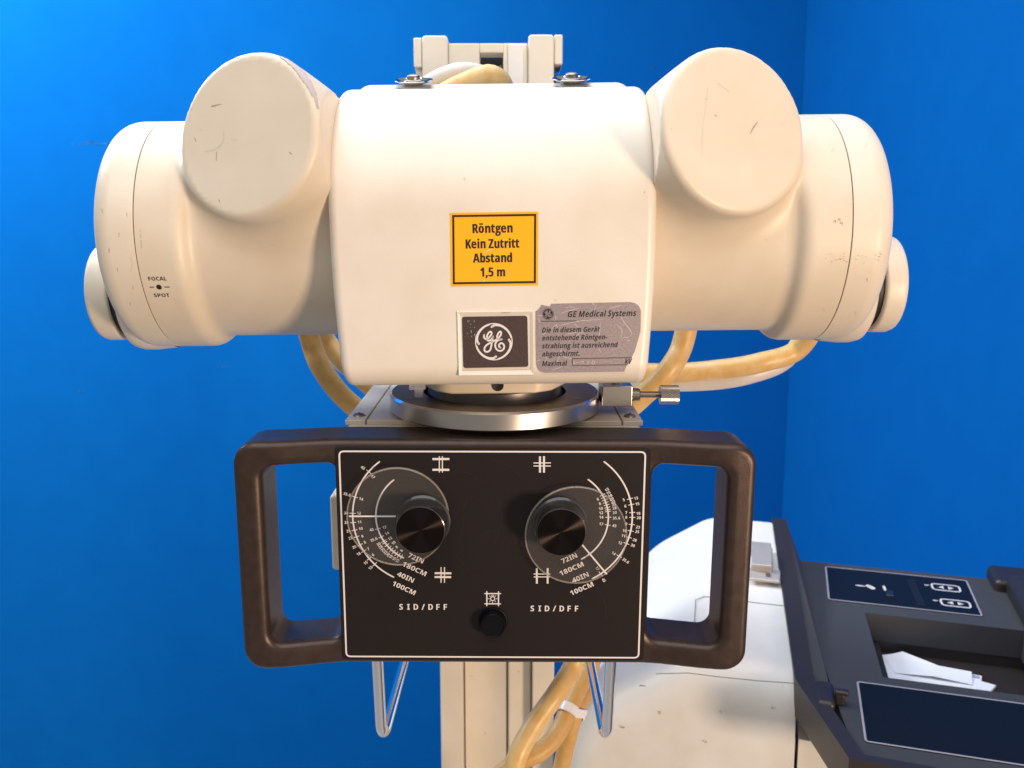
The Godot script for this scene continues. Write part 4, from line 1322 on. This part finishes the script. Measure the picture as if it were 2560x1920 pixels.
func print_face(plate: Node3D) -> void:
	var x := at(0, 0, 0.14)
	var border := soup()
	var b := round_poly([Vector2(95.4, 68.8), Vector2(-94.9, 68.6), Vector2(-94.9, -69.5), Vector2(95.4, -69.8)], 3.0, 6)
	b.append(b[0])
	part("border_line", commit(s_stroke(border, x, b, 1.05, 0, false)), M.print, plate)
	var hair := soup()
	for l in [[Vector2(-0.4, 64), Vector2(7.5, 61), Vector2(13.4, 57), Vector2(17.8, 52.6)], [Vector2(-24, 55.4), Vector2(-16.5, 55.2), Vector2(-11, 52.9), Vector2(-8.4, 50)], [Vector2(-15, 37), Vector2(-18, 31), Vector2(-18.4, 20), Vector2(-21, 10)], [Vector2(-22.6, 0.4), Vector2(-15, -9.6)], [Vector2(3, 40), Vector2(6, 31), Vector2(5, 18), Vector2(1, 8)], [Vector2(60, 62), Vector2(68, 66), Vector2(76, 67)], [Vector2(66, -20), Vector2(72, -30), Vector2(74, -44)], [Vector2(-8, 12), Vector2(-3, 16), Vector2(4, 17)]]:
		s_stroke(hair, at(0, 0, 0.06), smooth2(l, 6), 0.22)
	part("hair_scratches", commit(hair), M.black, plate).set_meta("kind", "stuff")
	var cl := Vector2(-42.5, 26.0)
	var cr := Vector2(42.5, 25.5)
	for set_ in [[cl, 45.3, [139.4, 163.4, 177.2, -175.1, -168.6, -162.9, -155.6, -149.5, -141.9, -135.4], 1.9, 127.5, 243.2], [cl, 30.7, [-164.9, -154.3, -148.2, -145.9, -142, -137.8, -134.2, -130.4, -126.6, -123.1, -119.5], 1.8, 128.0, 243.2], [cr, 46.0, [16.3, 11.4, 4.8, 0.8, -5.1, -10.4, -16, -21.4, -33.4, -54.2], 1.9, 53.4, -61.7], [cr, 30.9, [29.8, 26.5, 23.1, 19.8, 16.5, 13.3, 10.6, 8.4, 1.3, -8.3], 1.8, 55.0, -62.0]]:
		var T := soup()
		s_stroke(T, x, arc2(set_[0], set_[1], set_[4], set_[5], 60), 0.95)
		for a in set_[2]:
			var d := Vector2.from_angle(deg_to_rad(a))
			var r: float = set_[1]
			s_stroke(T, x, PackedVector2Array([set_[0] + d * (r - set_[3]), set_[0] + d * (r + set_[3])]), 0.45, 0.01, false)
		part("scale_line", commit(T), M.print, plate)
	var words := soup()
	for l in [["43", Vector2(-80.4, 58.1)], ["17", Vector2(-74.4, 52.3)], ["35.6", Vector2(-90.9, 40.7)], ["14", Vector2(-82.1, 37.7)], ["30", Vector2(-91.9, 28.4)], ["12", Vector2(-83.8, 28.4)], ["28", Vector2(-91.9, 22.2)], ["11", Vector2(-83.7, 22.5)], ["25", Vector2(-90.9, 16.5)], ["10", Vector2(-83, 18.1)], ["23", Vector2(-89.7, 11.8)], ["9", Vector2(-82.1, 13)], ["20", Vector2(-87.4, 5.8)], ["8", Vector2(-80.6, 9)], ["18", Vector2(-84.8, 1.2)], ["7", Vector2(-78.6, 4.6)], ["15", Vector2(-80.5, -4.8)], ["6", Vector2(-75.7, 0.7)], ["13", Vector2(-77.5, -8.2)], ["43", Vector2(-76.1, 17.4)], ["17", Vector2(-67.9, 19)], ["35.6", Vector2(-74.9, 10.9)], ["14", Vector2(-66.4, 15)], ["12", Vector2(-64.6, 11.6)], ["10", Vector2(-62.4, 8.7)], ["8", Vector2(-60.5, 5.9)], ["6", Vector2(-57.5, 3.6)], ["30", Vector2(-71.9, 7.8)], ["28", Vector2(-70.7, 5.9)], ["25", Vector2(-69.3, 4)], ["23", Vector2(-67.8, 2.3)], ["20", Vector2(-66.1, 0.8)], ["18", Vector2(-64.3, -0.7)], ["15", Vector2(-62.2, -2.1)], ["13", Vector2(-60.2, -3.4)]]:
		var d: Vector2 = l[1] - cl
		s_text(words, x, l[0], l[1], 1.8, 0, rad_to_deg(d.angle()) + 180.0, true)
	for l in [["5", Vector2(82.8, 37.7)], ["13", Vector2(90.5, 38.8)], ["6", Vector2(83.9, 33.6)], ["15", Vector2(91.4, 35.1)], ["7", Vector2(84.6, 29.3)], ["18", Vector2(92.2, 28.8)], ["8", Vector2(84.7, 26.2)], ["20", Vector2(92.6, 25.9)], ["9", Vector2(84.8, 21.8)], ["23", Vector2(92.3, 19.7)], ["10", Vector2(83.9, 17.3)], ["25", Vector2(91.9, 16.7)], ["11", Vector2(83.2, 13.9)], ["28", Vector2(90.5, 11.1)], ["12", Vector2(81.3, 9.2)], ["30", Vector2(89.4, 7.5)], ["14", Vector2(77.4, 2.1)], ["35.6", Vector2(85.2, -2.8)], ["17", Vector2(67.2, -8.1)], ["43", Vector2(71.5, -16)], ["6", Vector2(66.5, 38.1)], ["8", Vector2(67.9, 35.1)], ["10", Vector2(68.5, 31.9)], ["12", Vector2(68.8, 29.1)], ["14", Vector2(69, 26.2)], ["17", Vector2(69, 21.7)], ["13", Vector2(72.1, 44.3)], ["15", Vector2(73.1, 42.2)], ["18", Vector2(74.2, 40.3)], ["20", Vector2(75.1, 38.3)], ["23", Vector2(76.1, 36.4)], ["25", Vector2(76.7, 34.6)], ["28", Vector2(77.1, 32.2)], ["30", Vector2(77.3, 29.3)], ["35.6", Vector2(78.5, 25.7)], ["43", Vector2(77.3, 20.6)]]:
		var d: Vector2 = l[1] - cr
		s_text(words, x, l[0], l[1], 1.8, 0, rad_to_deg(d.angle()), true)
	for l in [["72IN", Vector2(-48.4, -1.6), -26], ["180CM", Vector2(-49.4, -8.8), -26], ["40IN", Vector2(-55.2, -14.4), -26], ["100CM", Vector2(-56.4, -21.9), -26], ["72IN", Vector2(49.1, -1.3), 25], ["180CM", Vector2(50.7, -8.4), 25], ["40IN", Vector2(56.4, -14.3), 25], ["100CM", Vector2(57.5, -21.9), 25]]:
		s_text(words, x, l[0], l[1], 3.2, [10.4, 16.3, 11.3, 15.8][["72IN", "180CM", "40IN", "100CM"].find(l[0])], l[2], true)
	for p in [Vector2(-44.3, -34.8), Vector2(40.2, -35.6)]:
		var letters := "SID/DFF"
		for i in letters.length():
			s_text(words, x, letters[i], p + Vector2((i - 3) * 4.75, 0), 3.9, 0, 0, true)
	part("lettering", commit(words), M.print, plate)
	var bars: Array = [[Vector2(-32.7, 65.6), Vector2(-32.8, 55.2), 0.67], [Vector2(-30.8, 65.6), Vector2(-30.9, 55.2), 0.67], [Vector2(-37, 63.8), Vector2(-26.5, 63.9), 1.35], [Vector2(-37.1, 56.9), Vector2(-26.6, 56.9), 1.35], [Vector2(-32.5, -7.6), Vector2(-32.6, -18.2), 0.67], [Vector2(-30.3, -7.6), Vector2(-30.4, -18.2), 0.67], [Vector2(-36.6, -11.7), Vector2(-26, -11.7), 1.35], [Vector2(-36.7, -14.3), Vector2(-26.1, -14.3), 1.35], [Vector2(29.9, 65.8), Vector2(30, 55.3), 1.22], [Vector2(32.4, 65.9), Vector2(32.5, 55.3), 1.22], [Vector2(25.9, 61.5), Vector2(36.7, 61.6), 0.67], [Vector2(25.9, 59.6), Vector2(36.7, 59.6), 0.67], [Vector2(28.6, -8.1), Vector2(28.7, -18.5), 1.22], [Vector2(35.5, -8), Vector2(35.6, -18.5), 1.22], [Vector2(26.6, -12), Vector2(37.2, -12), 0.67], [Vector2(26.7, -14), Vector2(37.3, -13.9), 0.67]]
	for k in 4:
		var field := soup()
		for j in 4:
			var l: Array = bars[k * 4 + j]
			s_stroke(field, x, PackedVector2Array([l[0], l[1]]), l[2], 0.004 * j, false)
		part("field_symbol", commit(field), M.print, plate)
	var sym := soup()
	var c: Vector2 = Vector2(0.4, -29)
	for s in [-1, 1]:
		s_stroke(sym, x, PackedVector2Array([c + Vector2(-5.0, 3.5 * s), c + Vector2(5.0, 3.5 * s)]), 0.8, 0.004)
		s_stroke(sym, x, PackedVector2Array([c + Vector2(3.75 * s, -4.8), c + Vector2(3.75 * s, 4.8)]), 0.8, 0.008)
	s_stroke(sym, x, arc2(c, 1.35, 0, 360, 24), 0.55, 0, false)
	s_stroke(sym, x, PackedVector2Array([c + Vector2(-0.6, 1.3), c + Vector2(-0.6, 2.5), c + Vector2(0.6, 2.5), c + Vector2(0.6, 1.3)]), 0.45, 0.004)
	for a in [0, 45, 135, 180, 225, 270, 315]:
		var d := Vector2.from_angle(deg_to_rad(a))
		s_stroke(sym, x, PackedVector2Array([c + d * 2.1, c + d * 2.85]), 0.5, 0.002)
	part("lamp_symbol", commit(sym), M.print, plate)


# ------------------------------------------------------------------ cables
func cable(called: String, label: String, path: Array, r: float, m: Material, group := "cables hanging from the tube head") -> Node3D:
	var P := []
	for p in path:
		P.append(p * 1000.0)
	var o := part(called, commit(s_tube(soup(), curve_points(P, 6.0), r, 24, 0.012), 60), m, self)
	tag(o, label, "cable", group)
	return o


func build_cables() -> void:
	cable("high_voltage_cable", "thick brownish yellow cable curving down below the focal spot end of the tube head", [Vector3(-0.155, 1.492, -0.662), Vector3(-0.166, 1.458, -0.702), Vector3(-0.164, 1.42, -0.716), Vector3(-0.153, 1.398, -0.708), Vector3(-0.135, 1.374, -0.709), Vector3(-0.11, 1.352, -0.721), Vector3(-0.061, 1.328, -0.722)], 8.4, M.cable_dull)
	cable("high_voltage_cable_001", "short stretch of brownish cable between the thick cable and the edge of the front cover", [Vector3(-0.144, 1.477, -0.665), Vector3(-0.173, 1.438, -0.77), Vector3(-0.17, 1.416, -0.797), Vector3(-0.153, 1.395, -0.793), Vector3(-0.124, 1.369, -0.789), Vector3(-0.086, 1.331, -0.844), Vector3(-0.042, 1.317, -0.913)], 8.6, M.cable_dull)
	cable("control_cable", "thin white cable glimpsed behind the lower corner of the front cover, beside the brownish cables", [Vector3(-0.138, 1.468, -0.663), Vector3(-0.18, 1.429, -0.799), Vector3(-0.173, 1.401, -0.825), Vector3(-0.153, 1.385, -0.812), Vector3(-0.123, 1.372, -0.81), Vector3(-0.094, 1.354, -0.848), Vector3(-0.051, 1.338, -0.916)], 6.5, M.white_cable)
	cable("high_voltage_cable_002", "thick yellow cable dropping steeply behind the knurled lock knob", [Vector3(0.129, 1.492, -0.662), Vector3(0.142, 1.453, -0.706), Vector3(0.137, 1.419, -0.706), Vector3(0.124, 1.399, -0.698), Vector3(0.107, 1.379, -0.705), Vector3(0.084, 1.355, -0.721), Vector3(0.04, 1.331, -0.722)], 8.8, M.cable)
	cable("high_voltage_cable_003", "yellow cable sweeping sideways from the plain end of the tube head", [Vector3(0.202, 1.498, -0.663), Vector3(0.252, 1.451, -0.731), Vector3(0.252, 1.411, -0.766), Vector3(0.217, 1.398, -0.763), Vector3(0.177, 1.39, -0.772), Vector3(0.136, 1.386, -0.782), Vector3(0.096, 1.386, -0.802), Vector3(0.055, 1.387, -0.863), Vector3(0.013, 1.392, -0.925)], 8.9, M.cable)
	cable("control_cable_001", "white cable sagging below the sideways sweeping yellow cable", [Vector3(0.198, 1.486, -0.666), Vector3(0.252, 1.437, -0.749), Vector3(0.246, 1.398, -0.784), Vector3(0.212, 1.384, -0.782), Vector3(0.178, 1.377, -0.79), Vector3(0.14, 1.375, -0.8), Vector3(0.098, 1.376, -0.821), Vector3(0.056, 1.374, -0.871), Vector3(0.013, 1.371, -0.921)], 8.0, M.white_cable)
	cable("high_voltage_cable_004", "shiny orange yellow cable slanting across the column below the collimator", [Vector3(0.054, 1.231, -0.707), Vector3(0.064, 1.176, -0.718), Vector3(0.053, 1.142, -0.713), Vector3(0.037, 1.127, -0.69), Vector3(0.018, 1.106, -0.677), Vector3(0.005, 1.088, -0.664), Vector3(0.001, 1.071, -0.661), Vector3(0.007, 1.032, -0.675), Vector3(0.022, 0.897, -0.735), Vector3(0.03, 0.609, -0.821)], 8.4, M.cable)
	cable("high_voltage_cable_005", "dull yellow cable bending back under the white tie towards the column", [Vector3(0.065, 1.224, -0.716), Vector3(0.077, 1.149, -0.754), Vector3(0.07, 1.122, -0.75), Vector3(0.059, 1.108, -0.733), Vector3(0.049, 1.097, -0.716), Vector3(0.04, 1.084, -0.704), Vector3(0.025, 1.074, -0.692), Vector3(0.003, 1.066, -0.686), Vector3(-0.017, 1.046, -0.687), Vector3(-0.028, 0.986, -0.708), Vector3(-0.022, 0.609, -0.821)], 8.0, M.cable_dull)
	cable("high_voltage_cable_006", "dull yellow cable running straight down behind the white tie", [Vector3(0.055, 1.217, -0.725), Vector3(0.075, 1.132, -0.772), Vector3(0.069, 1.099, -0.752), Vector3(0.057, 1.089, -0.73), Vector3(0.05, 1.065, -0.726), Vector3(0.045, 1.039, -0.727), Vector3(0.04, 1.011, -0.722), Vector3(0.045, 0.875, -0.762), Vector3(0.052, 0.609, -0.821)], 7.6, M.cable_dull)
	cable("control_cable_002", "white cable looping over the top of the tube head", [Vector3(-0.091, 1.559, -0.708), Vector3(-0.086, 1.614, -0.752), Vector3(-0.073, 1.63, -0.765), Vector3(-0.056, 1.638, -0.761), Vector3(-0.04, 1.642, -0.762), Vector3(-0.022, 1.641, -0.777), Vector3(-0.004, 1.633, -0.831), Vector3(0.004, 1.588, -0.956)], 7.4, M.white_cable)
	cable("high_voltage_cable_007", "yellow cable looping over the top of the tube head below the pulley", [Vector3(-0.08, 1.555, -0.697), Vector3(-0.068, 1.61, -0.741), Vector3(-0.055, 1.621, -0.743), Vector3(-0.037, 1.629, -0.739), Vector3(-0.019, 1.635, -0.74), Vector3(-0.009, 1.631, -0.745), Vector3(-0.006, 1.621, -0.799), Vector3(-0.013, 1.58, -0.954)], 8.4, M.cable)
	# the tie runs round both dull cables: a flat band on the hull of their two sections
	var c1: Vector3 = Vector3(0.0493, 1.0975, -0.7158) * 1000.0
	var c2: Vector3 = Vector3(0.0574, 1.0886, -0.7296) * 1000.0
	var along: Vector3 = (Vector3(0.0181, 0.024, -0.0291)).normalized()
	var u := c2 - c1
	u = (u - along * u.dot(along)).normalized()
	var v := along.cross(u)
	var loop := PackedVector3Array()
	for k in 25:
		var a := PI / 2 + PI * k / 24.0
		loop.append(c1 + (u * cos(a) + v * sin(a)) * 8.5)
	for k in 25:
		var a := -PI / 2 + PI * k / 24.0
		loop.append(c2 + (u * cos(a) + v * sin(a)) * 8.3)
	var tie := soup()
	var mid := (c1 + c2) / 2.0
	for k in loop.size():
		var p := loop[k]
		var q := loop[(k + 1) % loop.size()]
		var po := p + (p - mid).normalized() * 1.3
		var qo := q + (q - mid).normalized() * 1.3
		quad(tie, po + along * 3.8, qo + along * 3.8, qo - along * 3.8, po - along * 3.8)
		quad(tie, p + along * 4.4, q + along * 4.4, qo + along * 3.8, po + along * 3.8)
		quad(tie, po - along * 3.8, qo - along * 3.8, q - along * 4.4, p - along * 4.4)
		quad(tie, p - along * 4.4, q - along * 4.4, q + along * 4.4, p + along * 4.4)
	var o := part("cable_tie", commit(tie, 50), M.tie, self)
	tag(o, "white plastic tie around two dull yellow cables below the collimator", "cable tie")
